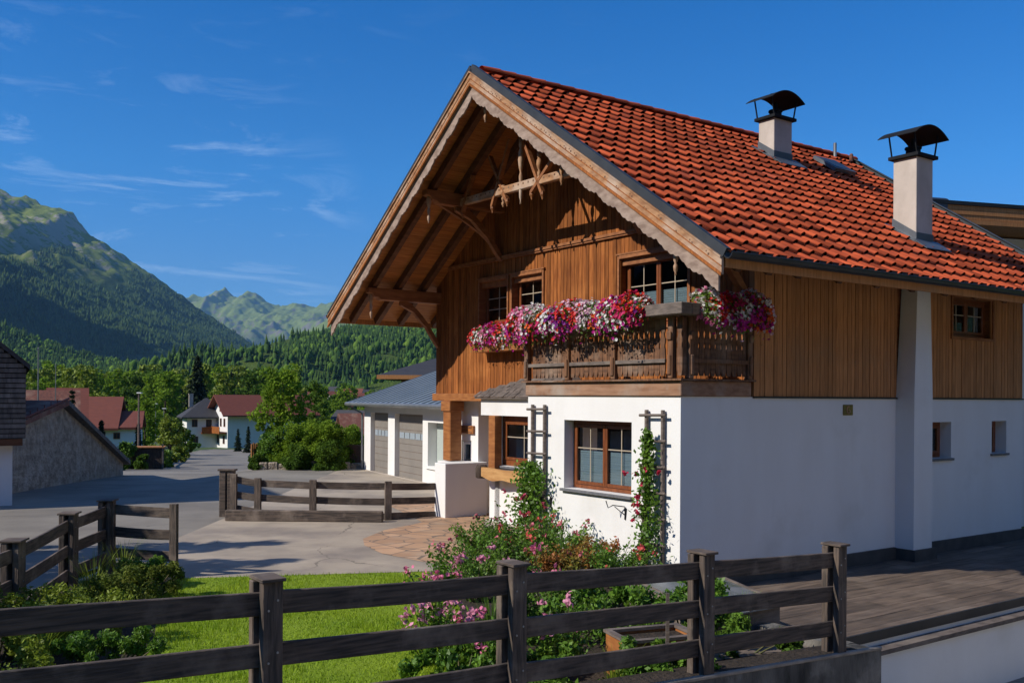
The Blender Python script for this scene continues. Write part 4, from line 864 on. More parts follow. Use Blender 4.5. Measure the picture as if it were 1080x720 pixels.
def blossoms_vf(C_, lo, hi, cols, petals=5, nrm=None):
    """each blossom: petals as a shallow fan of rhombs"""
    n = len(C_); nn = unit(n) if nrm is None else nrm+RNG.normal(0, .5, (n, 3)); nn /= np.linalg.norm(nn, axis=1)[:, None]
    t = unit(n); t -= nn*(t*nn).sum(1)[:, None]; t /= np.linalg.norm(t, axis=1)[:, None]; b = np.cross(nn, t); R_ = RNG.uniform(lo, hi, n)[:, None]; Vs = []; Cs = []
    for k in range(petals):
        a0 = 2*math.pi*k/petals; w_ = math.pi/petals*1.05
        p1 = t*math.cos(a0-w_)+b*math.sin(a0-w_); p2 = t*math.cos(a0)+b*math.sin(a0); p3 = t*math.cos(a0+w_)+b*math.sin(a0+w_)
        Vs.append(np.stack([C_, C_+p1*R_*.8+nn*R_*.30, C_+p2*R_+nn*R_*.38, C_+p3*R_*.8+nn*R_*.30], 1)); Cs.append(cols*RNG.uniform(.88, 1.08, (n, 1)))
    V = np.concatenate(Vs).reshape(-1, 3); return V, np.arange(len(V)).reshape(-1, 4), np.concatenate(Cs)
PAL = np.array([(.58, .015, .13), (.48, .01, .25), (.78, .25, .42), (.80, .78, .75), (.68, .03, .02), (.80, .13, .015), (.24, .012, .26), (.78, .50, .60), (.58, .015, .07)])
def flower_mass(parent, a0, a1, axis, c, z, rad_, n_leaf, n_bl, patch, seed=1, hang=.12):
    """petunias spilling out of a box: long cushion from a0 to a1"""
    rs_ = np.random.RandomState(seed)
    def pts(n, k):
        a = rs_.uniform(a0, a1, n); th = rs_.uniform(-.65, math.pi*.75, n); lump = 1+.16*np.sin(a*5.1+seed)+.12*np.sin(a*13+1.3*seed)+rs_.normal(0, .07, n); rr = rad_*k*lump*np.where(rs_.rand(n) < .8, 1, rs_.uniform(.5, 1.0, n))
        out_ = -np.cos(th)*rr; up_ = np.sin(th)*rr*1.05; sp = rs_.rand(n) < hang; up_ = np.where(sp & (out_ < 0), up_-rs_.uniform(0, .22, n), up_)
        e = np.minimum(a-a0, a1-a); sh = np.clip(e/.12, .25, 1); out_ *= sh; up_ *= sh
        p = np.stack([np.full(n, c)+out_, a, z+up_], 1) if axis == 'u' else np.stack([a, np.full(n, c)+out_, z+up_], 1)
        nr = np.stack([out_, np.zeros(n), up_+.05], 1) if axis == 'u' else np.stack([np.zeros(n), out_, up_+.05], 1)
        return p, nr/np.linalg.norm(nr, axis=1)[:, None], a
    p, nr, a = pts(n_leaf, .92); V, F_ = leaf_vf(p, .03, .065, .5); np_mesh('foliage', V, F_, M['leafG'], parent)
    p, nr, a = pts(n_bl, 1.03); zz = (p[:, 2]-z)/rad_
    seq = np.array([2, 3, 4, 0, 3, 1, 5, 3, 7, 4, 6, 3, 0, 5, 3, 2, 4, 1]); u_ = a*patch*1.7+.9*np.sin(zz*2.0+a*4)+rs_.normal(0, .28, n_bl)
    idx = seq[np.floor(u_).astype(int) % len(seq)]; idx = np.where(rs_.rand(n_bl) < .16, rs_.randint(0, len(PAL), n_bl), idx); idx = np.where((zz < -.35) & (rs_.rand(n_bl) < .45), 1, idx)
    V, F_, C_ = blossoms_vf(p, .022, .036, PAL[idx], 5, nr); o = np_mesh('blossoms', V, F_, M['petal'], parent, cols=C_); o['kind'] = 'stuff'
# flower boxes
def box_thing(name, label, cat, u, v, z, group=None): return thing(name, label, cat, hw(u, v, z), HA, group)
fb = box_thing('flower_box', 'long flower box of pink, white and orange petunias on the front balcony rail', 'flower box', 0, 0, 3.90)
g = MB(); g.box(-.30, -.08, -.30, 3.85, .0, .17); g.build('planter', M['greyw'], fb, bevel=.01)
flower_mass(fb, .40, 3.95, 'u', -.20, .03, .27, 7200, 3000, 2.6, 3)
fb = box_thing('flower_box', 'flower box of magenta, red and white petunias on the shaded side of the balcony', 'flower box', 0, 0, 3.90)
g = MB(); g.box(-.079, 1.62, -.30, -.08, .0, .17); g.build('planter', M['greyw'], fb, bevel=.01)
flower_mass(fb, .06, 1.62, 'v', -.20, .03, .29, 3600, 1700, 3.4, 8)
fb = box_thing('flower_box', 'orange wooden window box of petunias under the two left gable windows', 'flower box', 1.3, 0, 3.66)
g = MB(); g.box(-.02, .24, 4.5, 7.52, .0, .20); g.build('planter', M['orange'], fb, bevel=.01)
flower_mass(fb, 4.0, 7.62, 'u', .05, .30, .24, 6200, 2200, 3.1, 5)
# log planter on the corner sill
lp = box_thing('log_planter', 'hollowed pale log planter fixed under the corner window', 'planter', .30, 0, 1.10)
g = MB(); T = []; B = []
for i in range(31): t = i/30; v_ = 4.02+1.62*t; T.append((v_, .22+.01*math.sin(t*9))); B.append((v_, .02+.02*math.sin(t*14)+.025*math.cos(t*5)))
g.strip(T, B, lambda a, b, c: (c, a, b), -.06, -.01); g.build('front_slab', M['orange'] if False else mat('pale_pine_log', (.55, .31, .12), (.40, .20, .07), 2, (2, 1.5, 8), .6, .3, 8, c3=(.10, .05, .03), scale3=5, f3=(.66, .72), bdist=.008), lp)
g = MB(); g.box(-.01, .20, 4.02, 5.62, .03, .20); g.build('trough', M['greyw'], lp)
g = MB(); g.lathe(.02, 5.74, [(.0, .09), (.02, .12), (.2, .13), (.26, .10)], 9); g.build('stump_end', M['bark'], lp, smooth=True)
# trellis ladders
for (v0, v1, z0, z1, lb) in ((3.18, 3.60, .1, 2.57, 'grey wooden trellis ladder on the white wall left of the large ground floor window'), (.28, .70, .1, 2.52, 'grey wooden trellis ladder carrying a climbing rose near the corner of the white wall')):
    t = box_thing('trellis', lb, 'trellis', -.05, v0, 0)
    for a in (.035, v1-v0-.035): g = MB(); g.beam((0, a, z0), (0, a, z1), .045, .055, up=(1, 0, 0)); g.build('rail', M['greyw'], t, bevel=.006)
    z = z1-.08
    while z > z0+.1: g = MB(); g.tube([(-.045, -.07, z+.005), (-.045, v1-v0+.07, z-.005)], .022, 7); g.build('rung', M['greyw'], t); z -= .386
def climber(label, v, wv, h, seed, nb, name='climbing_plant', lm='leafG', topw=.35, nl=1500, col=(.55, .03, .08)):
    t = box_thing(name, label, 'climbing plant', -.17, v, 0); rs_ = np.random.RandomState(seed)
    q = rs_.rand(nl)**.85; wd = wv*(1-(1-topw)*q)*(1+.25*np.sin(q*17)); p = np.stack([rs_.normal(-.02, .09, nl)*(1-.5*q), rs_.normal(0, .42, nl)*wd, .05+q*(h-.05)+rs_.normal(0, .04, nl)], 1); p[:, 0] = np.minimum(p[:, 0], .1)
    V, F_ = leaf_vf(p, .05, .10, .55); np_mesh('foliage', V, F_, M[lm], t)
    g = MB()
    for k in range(4): b = random.uniform(-.15, .15); g.tube([(0, b, -.05), (.0, b*.6+.05, h*.35), (.02, b*.3-.03, h*.65), (.0, b*.1, h*.97)], [.012, .010, .007, .003], 5)
    g.build('stems', M['stem'], t)
    q = rs_.rand(nb)*.78; C_ = np.stack([rs_.normal(-.10, .05, nb), rs_.normal(0, .55, nb)*wv*(1-.5*q), .3+q*(h-.4)], 1); B_ = np.repeat(C_, 7, 0)+rs_.normal(0, .016, (nb*7, 3)); cc = np.array(col)*rs_.uniform(.7, 1.3, (nb*7, 1))
    V, F_, K_ = blossoms_vf(B_, .022, .036, cc, 4); o = np_mesh('blossoms', V, F_, M['petal'], t, cols=K_)
    return t
climber('climbing rose with yellowish top and a few red blooms on the right trellis', .50, .42, 2.2, 5, 16, nl=1500, topw=.16)
climber('bushy green climber with dusky pink blooms at the foot of the left trellis', 3.45, .75, 1.55, 9, 16, nl=2300, topw=.5, col=(.50, .06, .12))

# ================================================================== DECK, RETAINING WALLS
dk = MB(); v = -3.13; 
while v < -.075:
    b = min(v+.30, -.06); u = -2.3+random.uniform(0, 1.2)-1.2
    while u < 14:
        e = u+1.2; a0 = max(u, -1.15); 
        if e > -1.1: dk.box(a0, e-.006, v, b-.007, -.19, -.14+random.uniform(-.0015, .0015))
        u = e
    v = b
o = dk.build('terrace', M['deck']); o.location = HC; o.rotation_euler = (0, 0, HA); tag(o, kind='structure')
tw = thing('terrace_wall', 'white retaining wall with dark metal edge below the plank terrace', 'retaining wall', HC, HA)
g = MB(); g.box(-1.15, 14, -3.30, -3.14, -1.5, -.301); g.box(-1.15, 14, -3.14, .0, -.60, -.20) ; g.build('wall_face', M['plaster'], tw)
g = MB(); g.box(-1.2, 14, -3.17, -3.134, -.19, -.075); g.build('metal_edge', M['dmetal'], tw)
g = MB(); g.box(-1.2, 14, -3.36, -3.175, -.30, -.245); g.build('wooden_ledge', M['greyw'], tw)
flat('lower_street', [(-40, 3.0), (F0.x-3, F0.y-1.9), (F1.x+1.5, F1.y+1.2), hw(-1.3, -3.3)[:2], hw(15, -3.3)[:2], (60, 10), (60, -20), (-40, -20)], -1.12, M['asphalt'])
# garden wall under the near fence
def rail_z(a): return 1.52+(1.18-1.52)*a/(F1-F0).length
gw = thing('garden_wall', 'dark stained concrete garden wall under the near fence', 'garden wall', (F0.x, F0.y, 0), math.atan2(FD.y, FD.x))
LF = (F1-F0).length
g = MB(); n = 24; a0, a1 = -5.0, LF+.62
for i in range(n):
    a = a0+(a1-a0)*i/n; b = a0+(a1-a0)*(i+1)/n
    g.prism([(a, -1.2), (b, -1.2), (b, rail_z(b)-1.0), (a, rail_z(a)-1.0)], lambda p, q, c: (p, c, q), -.10, .22)
g.build('concrete', M['concrete'], gw, weld=True)
g = MB(); g.prism([(a0, rail_z(a0)-.999), (a1+.01, rail_z(a1)-.999), (a1+.01, rail_z(a1)-.965), (a0, rail_z(a0)-.965)], lambda p, q, c: (p, c, q), -.108, -.055); g.build('coping', M['coping'], gw, bevel=.008)
g = MB(); g.prism([(a0, rail_z(a0)-.999), (a1-.30, rail_z(a1-.3)-.999), (a1-.30, rail_z(a1-.3)-.975), (a0, rail_z(a0)-.975)], lambda p, q, c: (p, c, q), -.054, .24); g.build('earth_top', M['soil'], gw)
g = MB(); g.box(a1-.25, a1, .221, 1.3, -1.2, .16); g.build('return_wall', M['concrete'], gw)

# ================================================================== FENCES
def fence(label, P_, zt, post_h, rails, rail_w=.15, pw=.14, gap=.33, both=True, ground=None, cap=True, name='wooden_fence', top_off=.07, thick=.035, mtl='fencew', ends=None):
    """P_ world (x, y) posts, zt top rail height at each post"""
    o = thing(name, label, 'fence', (P_[0][0], P_[0][1], 0)); O = Vector((P_[0][0], P_[0][1]))
    Q = [Vector(p)-O for p in P_]
    for i, p in enumerate(Q):
        d = (Q[min(i+1, len(Q)-1)]-Q[max(i-1, 0)]).normalized(); nrm = Vector((-d.y, d.x)); zb = (zt[i]-post_h) if ground is None else ground
        if ends and i in ends and ends[i] == 'skip': continue
        g = MB(); c = p-nrm*(thick/2+.035)
        g.beam((c.x, c.y, zb), (c.x, c.y, zt[i]+top_off), pw, .065, up=(nrm.x, nrm.y, 0)); po = g.build('post', M['fencep'], o, bevel=.006)
        if both:
            c = p+nrm*(thick/2+.045)-d*.03; g = MB(); g.beam((c.x, c.y, zb+.01), (c.x, c.y, zt[i]+top_off-.004), pw*.92, .07, up=(nrm.x, nrm.y, 0)); g.build('post', M['fencep'], o, bevel=.006)
        if both:
            g = MB()
            for k in range(rails):
                for e_ in (-.03, .03): q = p-nrm*(thick/2+.068)+d*e_; zz = zt[i]-rail_w/2-k*gap+e_; g.tube([(q.x, q.y, zz), (q.x-nrm.x*.006, q.y-nrm.y*.006, zz)], .008, 6)
            g.build('bolts', M['galv'], po)
        if cap:
            c = p-d*.005; g = MB(); g.beam((c.x, c.y, zt[i]+top_off+.001), (c.x, c.y, zt[i]+top_off+.024), pw*1.18, .235 if both else .12, up=(nrm.x, nrm.y, 0)); g.build('post_cap', M[mtl], po, bevel=.004)
    for i in range(len(Q)-1):
        for k in range(rails):
            a = Q[i]; b = Q[i+1]; d = (b-a).normalized(); j0, j1 = random.uniform(-.012, .012), random.uniform(-.012, .012); e = .0
            za = zt[i]-rail_w/2-k*gap+j0; zb2 = zt[i+1]-rail_w/2-k*gap+j1; p = a+d*.003; q = b-d*.003; g = MB(); n = 8; sg = random.uniform(-.012, .004)
            for s_ in range(n):
                t0, t1 = s_/n, (s_+1)/n; z0 = za+(zb2-za)*t0+sg*math.sin(t0*math.pi); z1 = za+(zb2-za)*t1+sg*math.sin(t1*math.pi); A_ = p+(q-p)*t0; B_ = p+(q-p)*t1
                nn = Vector((-d.y, d.x))*thick/2; hh = rail_w/2
                g.add([(A_.x-nn.x, A_.y-nn.y, z0-hh), (B_.x-nn.x, B_.y-nn.y, z1-hh), (B_.x+nn.x, B_.y+nn.y, z1-hh), (A_.x+nn.x, A_.y+nn.y, z0-hh), (A_.x-nn.x, A_.y-nn.y, z0+hh), (B_.x-nn.x, B_.y-nn.y, z1+hh), (B_.x+nn.x, B_.y+nn.y, z1+hh), (A_.x+nn.x, A_.y+nn.y, z0+hh)],
                      [(0, 3, 2, 1), (4, 5, 6, 7), (0, 1, 5, 4), (2, 3, 7, 6)]+([(3, 0, 4, 7)] if s_ == 0 else [])+([(1, 2, 6, 5)] if s_ == n-1 else []))
            g.build('rail', M[mtl], o, weld=True, bevel=.005)
    return o
PP = [(-4.35, 4.14), (-1.55, 6.12), (0.02, 7.22), (1.68, 8.39), (3.21, 9.47)]
al = [(Vector(p)-F0).dot(FD) for p in PP]
fence('near three rail grey plank fence on the concrete garden wall across the foreground', PP, [rail_z(a) for a in al], 1.0, 3, pw=.135, top_off=.075)
fence('weathered rail fence with stout capped posts along the road left of the garden', [(-4.75, 5.2), (-5.15, 8.0), (-5.5, 10.6), (-5.95, 12.9), (-6.07, 14.4)], [1.06, 1.03, 1.0, 1.02, 1.03], 1.0, 3, ground=-.05, pw=.24, top_off=.07, gap=.33)
fence('short rail fence turning from the road fence to a slim post at the lawn corner', [(-6.0, 14.42), (-4.98, 14.22)], [1.05, 1.03], 1.0, 3, ground=-.05, both=False, pw=.12, cap=False, top_off=.06)
fence('low grey rail fence across the far side of the driveway ending at the white pier', [(-6.05, 20.95), (-5.5, 20.85), (-4.28, 20.7), (-2.7, 20.9), (-1.72, 21.6)], [.94, .86, .84, .80, .76], 1.0, 3, ground=-.03, both=False, pw=.15, cap=False, gap=.32, top_off=.05, ends={4: 'skip'})
t = thing('gate_post', 'broad capped double post at the road end of the driveway fence', 'post', (-6.33, 21.35, 0))
for a in (-.09, .09): g = MB(); g.box(a-.07, a+.07, -.09, .09, -.03, 1.02); g.build('post', M['fencew'], t, bevel=.01)
g = MB(); g.box(-.19, .19, -.12, .12, 1.021, 1.06); g.build('cap', M['fencew'], t, bevel=.006)
g = MB(); g.beam((-6.15, 20.62, .12), (-2.75, 20.52, .12), .14, .24); tag(g.build('timber_kerb', M['fencew'], bevel=.02, origin=(-6.15, 20.62, .0)), 'heavy squared timber lying along the foot of the driveway fence', 'timber')
g = MB(); g.beam((-4.95, 14.05, .05), (-5.45, 12.2, .05), .10, .14); tag(g.build('bed_edging', M['stoneslab'], bevel=.01, origin=(-4.95, 14.05, 0)), 'pale timber edging between the lawn and the left shrub bed', 'edging')
# white left pier cap etc. ------------------------------------------------ garden boxes
cf = box_thing('cold_frame', 'low cold frame with a sloping glass lid beside the terrace', 'cold frame', -2.3, -2.75, 0)
g = MB(); 
for (a0, a1, b0, b1, za, zb_) in ((0, 1.15, -.0, .03, .30, .30), (0, 1.15, 1.27, 1.30, .52, .52)): g.box(a0, a1, b0, b1, 0, za)
for a in (0, 1.12): g.prism([(.031, 0), (1.269, 0), (1.269, .52), (.031, .30)], lambda p, q, c: (c, p, q), a, a+.03)
g.build('frame', M['greyw'], cf)
g = MB(); g.prism([(-.06, .31), (1.33, .54), (1.33, .555), (-.06, .325)], lambda p, q, c: (c, p, q), -.04, 1.19); g.build('lid', mat('dusty_glass_lid', (.20, .21, .215), (.12, .13, .13), 3, rough=.25, c3=(.06, .08, .05), scale3=3, f3=(.5, .7), spec=.6), cf)
g = MB(); 
for a in (-.04, .56, 1.16): g.prism([(-.06, .326), (1.33, .556), (1.33, .575), (-.06, .345)], lambda p, q, c: (c, p, q), a, a+.03)
g.build('lid_bars', M['greyw'], cf)
pb = thing('planter_box', 'small orange wooden planter box of soil behind the near fence', 'planter', (1.10, 8.95, 0), rad(20))
g = MB(); g.box(0, .78, 0, .03, 0, .40); g.box(0, .78, .45, .48, 0, .40); g.box(0, .03, .031, .449, 0, .40); g.box(.75, .78, .031, .449, 0, .40); g.build('box_side', M['orange'], pb)
g = MB(); g.box(-.02, .80, -.02, .045, .401, .43); g.box(-.02, .80, .435, .50, .401, .43); g.box(-.02, .045, .046, .434, .401, .43); g.box(.735, .80, .046, .434, .401, .43); g.build('rim', M['greyw'], pb)
g = MB(); g.box(.031, .749, .031, .449, .1, .37); g.build('soil', M['soil'], pb)
g = MB(); g.beam((1.45, 8.85, -.05), (1.45, 8.85, .90), .03, .03); tag(g.build('garden_stake', M['greyw'], origin=(1.45, 8.85, 0)), 'thin grey garden stake beside the planter box', 'stake')
g = MB(); g.box(-.9, .9, -.10, .10, 0, .05); o = g.build('loose_plank', M['greyw'], bevel=.005); o.location = hw(-2.2, -3.35, .02); o.rotation_euler = (0, 0, HA-.2); tag(o, 'dark weathered plank lying on the soil below the cold frame', 'plank')

# ================================================================== GARDEN PLANTS
def rose(label, x, y, h, w_, nb, col, seed, nl=900, group=None, lm='leafG', name='rose_bush', bs=(.020, .032), per=10, spread=.026, cat='rose bush'):
    t = thing(name, label, cat, (x, y, 0), 0, group); rnd = random.Random(seed); rs_ = np.random.RandomState(seed); g = MB(); LP = []; BC = []
    ns = max(8, int(nb*1.3), nl//130)
    for i in range(ns):
        a = rnd.uniform(0, 6.28); k = math.sqrt(rnd.random())*w_; hh = h*rnd.uniform(.6, 1.05)*(1-.3*k/w_); tip = Vector((math.cos(a)*k, math.sin(a)*k, hh)); mid = Vector((tip.x*.55+rnd.uniform(-.05, .05), tip.y*.55, hh*.6)); g.tube([(tip.x*.15, tip.y*.15, -.03), mid, tip], [.008, .006, .003], 5)
        m_ = nl//ns
        for j in range(m_):
            q = rnd.uniform(.12, .97); b = (Vector((tip.x*.15, tip.y*.15, 0))).lerp(mid, q/.6) if q < .6 else mid.lerp(tip, (q-.6)/.4); LP.append((b.x+rnd.gauss(0, .05), b.y+rnd.gauss(0, .05), b.z+rnd.gauss(0, .035)))
        if i < nb: BC.append(tip)
    g.build('stems', M['stem'], t); V, F_ = leaf_vf(np.array(LP), .035, .07, .55); np_mesh('foliage', V, F_, M[lm], t)
    if nb:
        C_ = np.repeat(np.array([tuple(b) for b in BC]), per, 0)+rs_.normal(0, spread, (len(BC)*per, 3)); cc = np.repeat(np.array(col)[None], len(C_), 0)*rs_.uniform(.75, 1.25, (len(C_), 1))
        V, F_, K_ = blossoms_vf(C_, bs[0], bs[1], np.clip(cc, 0, .9), 5); np_mesh('blossoms', V, F_, M['petal'], t, cols=K_)
    return t
PK = (.80, .32, .45); PK2 = (.74, .20, .34)
GRP = 'pink roses along the bed beside the lawn'
for i, (x, y, h, w_, nb, lb) in enumerate([(-.75, 9.6, .80, .45, 14, 'full pink rose bush reaching through the near fence at the lawn edge'), (-.15, 9.2, .72, .42, 12, 'pink rose bush close behind the second near fence post'), (.55, 9.6, .80, .42, 11, 'pink rose bush right of the second near fence post'),
    (-.9, 11.2, .85, .45, 9, 'taller pink rose bush where the lawn meets the paving'), (-.45, 12.6, .85, .45, 9, 'loose rose bush standing before the flagstone patio'), (.3, 11.0, .95, .5, 8, 'leafy pale pink rose bush in the middle of the bed'), (-1.0, 13.3, .62, .35, 5, 'small rose at the far corner of the lawn')]):
    rose(lb, x, y, h, w_, nb, PK if i % 2 == 0 else PK2, 100+i, nl=1000)
for i, (u, v, h, w_, lm, nb, lb) in enumerate([(-.55, 2.75, 1.0, .65, 'leafG', 12, 'green bush with red buds under the large ground floor window'), (-.6, 1.95, 1.0, .65, 'leafG', 12, 'dense garden bush in the middle below the window'), (-.6, 1.15, .80, .42, 'leafR', 6, 'bronze and orange leaved bush below the right wall iron'),
    (-1.2, 3.4, 1.0, .6, 'leafG', 7, 'bushy perennial before the left trellis'), (-1.5, 2.2, .9, .65, 'leafG', 6, 'low green perennial in front of the window bed'), (-1.4, 1.1, .75, .6, 'leafR', 5, 'reddish low perennial near the house corner'), (-1.0, .2, .85, .6, 'leafG', 6, 'green perennial standing at the house corner'), (-2.5, 1.6, .85, .75, 'leafG', 5, 'spreading green plant in the centre of the bed')]):
    p = hw(u, v); rose(lb, p.x, p.y, h*.88, w_, nb, (.60, .09, .07) if i % 2 == 0 else (.66, .16, .22), 200+i, nl=3200, lm=lm, name='garden_bush', bs=(.02, .032), per=5, cat='bush')
for i, (x, y, h, r_, m_, lb) in enumerate([(1.25, 10.3, .6, .95, 'leafG', 'wide mound of bright green ground plants behind the planter box'), (1.95, 10.6, .62, .8, 'leafG', 'lush green mound in front of the cold frame'), (2.3, 9.95, .42, .7, 'leafB', 'dark low mound near the end of the fence'), (.6, 10.9, .6, .85, 'leafG', 'soft green mound between the roses and the cold frame'), (2.3, 11.4, .62, .5, 'leafG', 'upright leafy plant leaning over the cold frame'),
     (1.40, 8.72, .48, .45, 'leafG', 'leafy tuft growing in front of the planter box'), (1.3, 11.9, .5, .7, 'leafG', 'green mound near the house corner'), (.35, 8.8, .45, .7, 'leafG', 'low green mound under the roses by the second post'), (-.45, 8.8, .42, .6, 'leafG', 'low leafy mound at the front of the rose bed')]):
    shrub('ground_plant', lb, 'plant', (x, y, 0), h, r_, m_, nclump=24, per=150, leaf=(.045, .09), seed=300+i, stems=5, low=.0)
for i, (x, y, h, r_, m_, lb) in enumerate([(-4.6, 8.4, .62, .7, 'leafY', 'yellow green shrub at the left end of the near fence'), (-4.75, 10.2, .70, .65, 'leafY', 'yellowish shrub behind the stout fence post'), (-4.9, 11.6, .62, .60, 'leafD', 'dark green bushy shrub beside the left fence'), (-4.85, 12.7, .45, .5, 'leafD', 'mid green shrub near the lawn corner'),
     (-5.1, 13.4, .42, .35, 'leafG', 'small shrub before the slim corner post'), (-3.9, 9.3, .42, .55, 'leafG', 'bright green low plant at the edge of the lawn'), (-3.85, 7.9, .40, .5, 'leafD', 'dark leafy low plant behind the near fence'), (-4.1, 6.6, .45, .6, 'leafD', 'dark shrub in the lower left corner'), (-5.2, 9.6, .8, .5, 'leafD', 'dark shrub crowding the left fence')]):
    shrub('garden_shrub', lb, 'shrub', (x, y, 0), h, r_, m_, nclump=22, per=330, leaf=(.028, .065), seed=330+i, stems=12, asp=.38)

def blades(label, x, y, h, w_, n, seed, m='leafY'):
    t = thing('grass_clump', label, 'plant', (x, y, 0)); rnd = random.Random(seed); V = []; Fc = []
    for i in range(n):
        a = rnd.uniform(0, 6.28); r0 = rnd.uniform(0, w_*.35); hh = h*rnd.uniform(.5, 1.05); out_ = w_*rnd.uniform(.2, 1.0); b = len(V); k = rnd.uniform(.005, .009); nx, ny = -math.sin(a)*k, math.cos(a)*k
        for j in range(5):
            q = j/4; r_ = r0+out_*q**2; zz = hh*(q-.18*q**3); f = 1-q*.9; cx, cy_ = math.cos(a)*r_, math.sin(a)*r_; V += [(cx-nx*f, cy_-ny*f, zz), (cx+nx*f, cy_+ny*f, zz)]
        Fc += [(b+2*j, b+2*j+1, b+2*j+3, b+2*j+2) for j in range(4)]
    np_mesh('blades', V, np.array(Fc), M[m], t)
blades('tall thin leaved clump leaning on the left fence between its posts', -5.35, 12.3, .85, .4, 130, 1)
blades('tall yellowish clump before the corner post of the left fence', -5.5, 13.6, .8, .35, 110, 2)
blades('grassy clump at the left end of the near fence', -4.55, 9.2, .8, .4, 130, 3)
blades('dry grassy clump by the planter box', .95, 8.6, .55, .25, 80, 4)
blades('thin green stems in the middle of the rose bed', -.2, 10.4, .75, .3, 90, 5, 'leafG')
blades('upright thin leaves beside the cold frame', 2.65, 10.9, .6, .25, 80, 6, 'leafG')
# ================================================================== NEIGHBOURING BUILDINGS
def slab(mb, P_, t):
    """thick sheet from a quad, thickened downwards"""
    Q = [tuple(p) for p in P_]+[(p[0], p[1], p[2]-t) for p in P_]
    mb.add(Q, [(0, 1, 2, 3), (7, 6, 5, 4), (0, 4, 5, 1), (1, 5, 6, 2), (2, 6, 7, 3), (3, 7, 4, 0)])
def house(name, label, cat, loc, rz, L_, W_, ze, zr_, zb, roof, wallm='plaster', over=.7, wins=(), hip=0.0, group=None, chim=(), th=.18, balc=None, gable='plaster'):
    """ridge along local x; wins: (face, a0, a1, z0, z1), face in 'front'(y=0) 'back' 'left'(x=0) 'right'"""
    t = thing(name, label, cat, loc, rz, group); g = MB(); g.box(0, L_, 0, W_, zb, ze)
    if not hip: g.prism([(0.0, ze+.001), (W_, ze+.001), (W_/2, zr_-.05)], lambda a, b, c: (c, a, b), .0, L_)
    g.build('wall', M[wallm], t)
    g = MB(); o = over; s_ = (zr_-ze)/(W_/2); zo = ze-s_*o+th; h = hip
    A_ = [(-o, -o, zo), (L_+o, -o, zo), (L_+o, W_+o, zo), (-o, W_+o, zo), (-o+(h+o if h else 0), W_/2, zr_+th), (L_+o-(h+o if h else 0), W_/2, zr_+th)]
    slab(g, [A_[0], A_[1], A_[5], A_[4]], th); slab(g, [A_[2], A_[3], A_[4], A_[5]], th)
    if h:
        for q in ((3, 0, 4), (1, 2, 5)): P_ = [A_[i] for i in q]; g.add(P_+[(p[0], p[1], p[2]-th) for p in P_], [(0, 1, 2), (5, 4, 3), (0, 3, 4, 1)])
    rf = g.build('roof', M[roof], t)
    for (cx, cy_, hh) in chim: q = MB(); q.box(cx, cx+.6, cy_, cy_+.6, zr_-1.2, zr_+hh); q.box(cx-.06, cx+.66, cy_-.06, cy_+.66, zr_+hh+.001, zr_+hh+.12); q.build('chimney', M['chim'], rf)
    for wn in wins:
        f, a0, a1, z0, z1 = wn[:5]; q = MB(); e = .05
        def bx(mb, a, b, c, d, o0, o1):
            if f == 'front': mb.box(a, b, -o1, -o0, c, d)
            elif f == 'back': mb.box(a, b, W_+o0, W_+o1, c, d)
            elif f == 'left': mb.box(-o1, -o0, a, b, c, d)
            else: mb.box(L_+o0, L_+o1, a, b, c, d)
        bx(q, a0, a0+e, z0, z1, .001, .05); bx(q, a1-e, a1, z0, z1, .001, .05); bx(q, a0+e, a1-e, z0, z0+e, .001, .05); bx(q, a0+e, a1-e, z1-e, z1, .001, .05); bx(q, (a0+a1)/2-.025, (a0+a1)/2+.025, z0+e, z1-e, .001, .045)
        fr = q.build('window', M['frame'], t); q = MB(); bx(q, a0+e, a1-e, z0+e, z1-e, .001, .02); q.build('pane', M['dmetal'], fr)
    if balc:
        for (f, a0, a1, z) in balc:
            q = MB()
            if f == 'left': q.box(-1.1, -.001, a0, a1, z, z+.15); q.box(-1.1, -1.04, a0, a1, z+.151, z+1.0)
            else: q.box(a0, a1, -1.1, -.001, z, z+.15); q.box(a0, a1, -1.1, -1.04, z+.151, z+1.0)
            q.build('balcony', M['boards'], t)
    return t
# farm building at the left edge: shingled gable over a white ground floor
bk_ = mat('shingle_gap_shade', (.02, .018, .017), rough=1)  # near-black so the gaps between shingle rows read as shadow lines
t = thing('farmhouse', 'tall old farmhouse at the left edge with a grey shingled gable over white plaster', 'house', (-12.2, 23.4, 0), rad(27.5))
g = MB(); g.box(-15, 0, 0, 9, -.6, 1.45); g.build('wall', M['plaster'], t)
g = MB(); g.prism([(-15.2, 1.62), (.28, 1.62), (.28, 3.35), (-7.4, 9.8), (-15.2, 3.35)], lambda a, b, c: (a, c, b), -.22, 9.2); g.build('gable_wall', bk_, t); g = MB()
z = 1.63
while z < 9.4:
    xr = .285 if z < 3.3 else .285-(z-3.3)/.84; a = xr
    while a > -3.0:
        b = a-random.uniform(.22, .5); j_ = random.uniform(-.008, .008); g.box(b+.004, a, -.255+j_, -.221, z, z+.098); a = b
    z += .122
g.build('shingle_cladding', M['shingle'], t)
g = MB(); g.box(-15.1, .22, -.30, 9.2, 1.45, 1.615); g.build('eave_beam', M['rafter'], t)
g = MB(); slab(g, [(.37, -.34, 3.42), (.37, 9.5, 3.42), (-7.42, 9.5, 9.96), (-7.42, -.34, 9.96)], .12); slab(g, [(-15.5, 9.5, 3.30), (-15.5, -.34, 3.30), (-7.42, -.34, 9.961), (-7.42, 9.5, 9.961)], .12); g.build('roof', M['darkroof'], t)
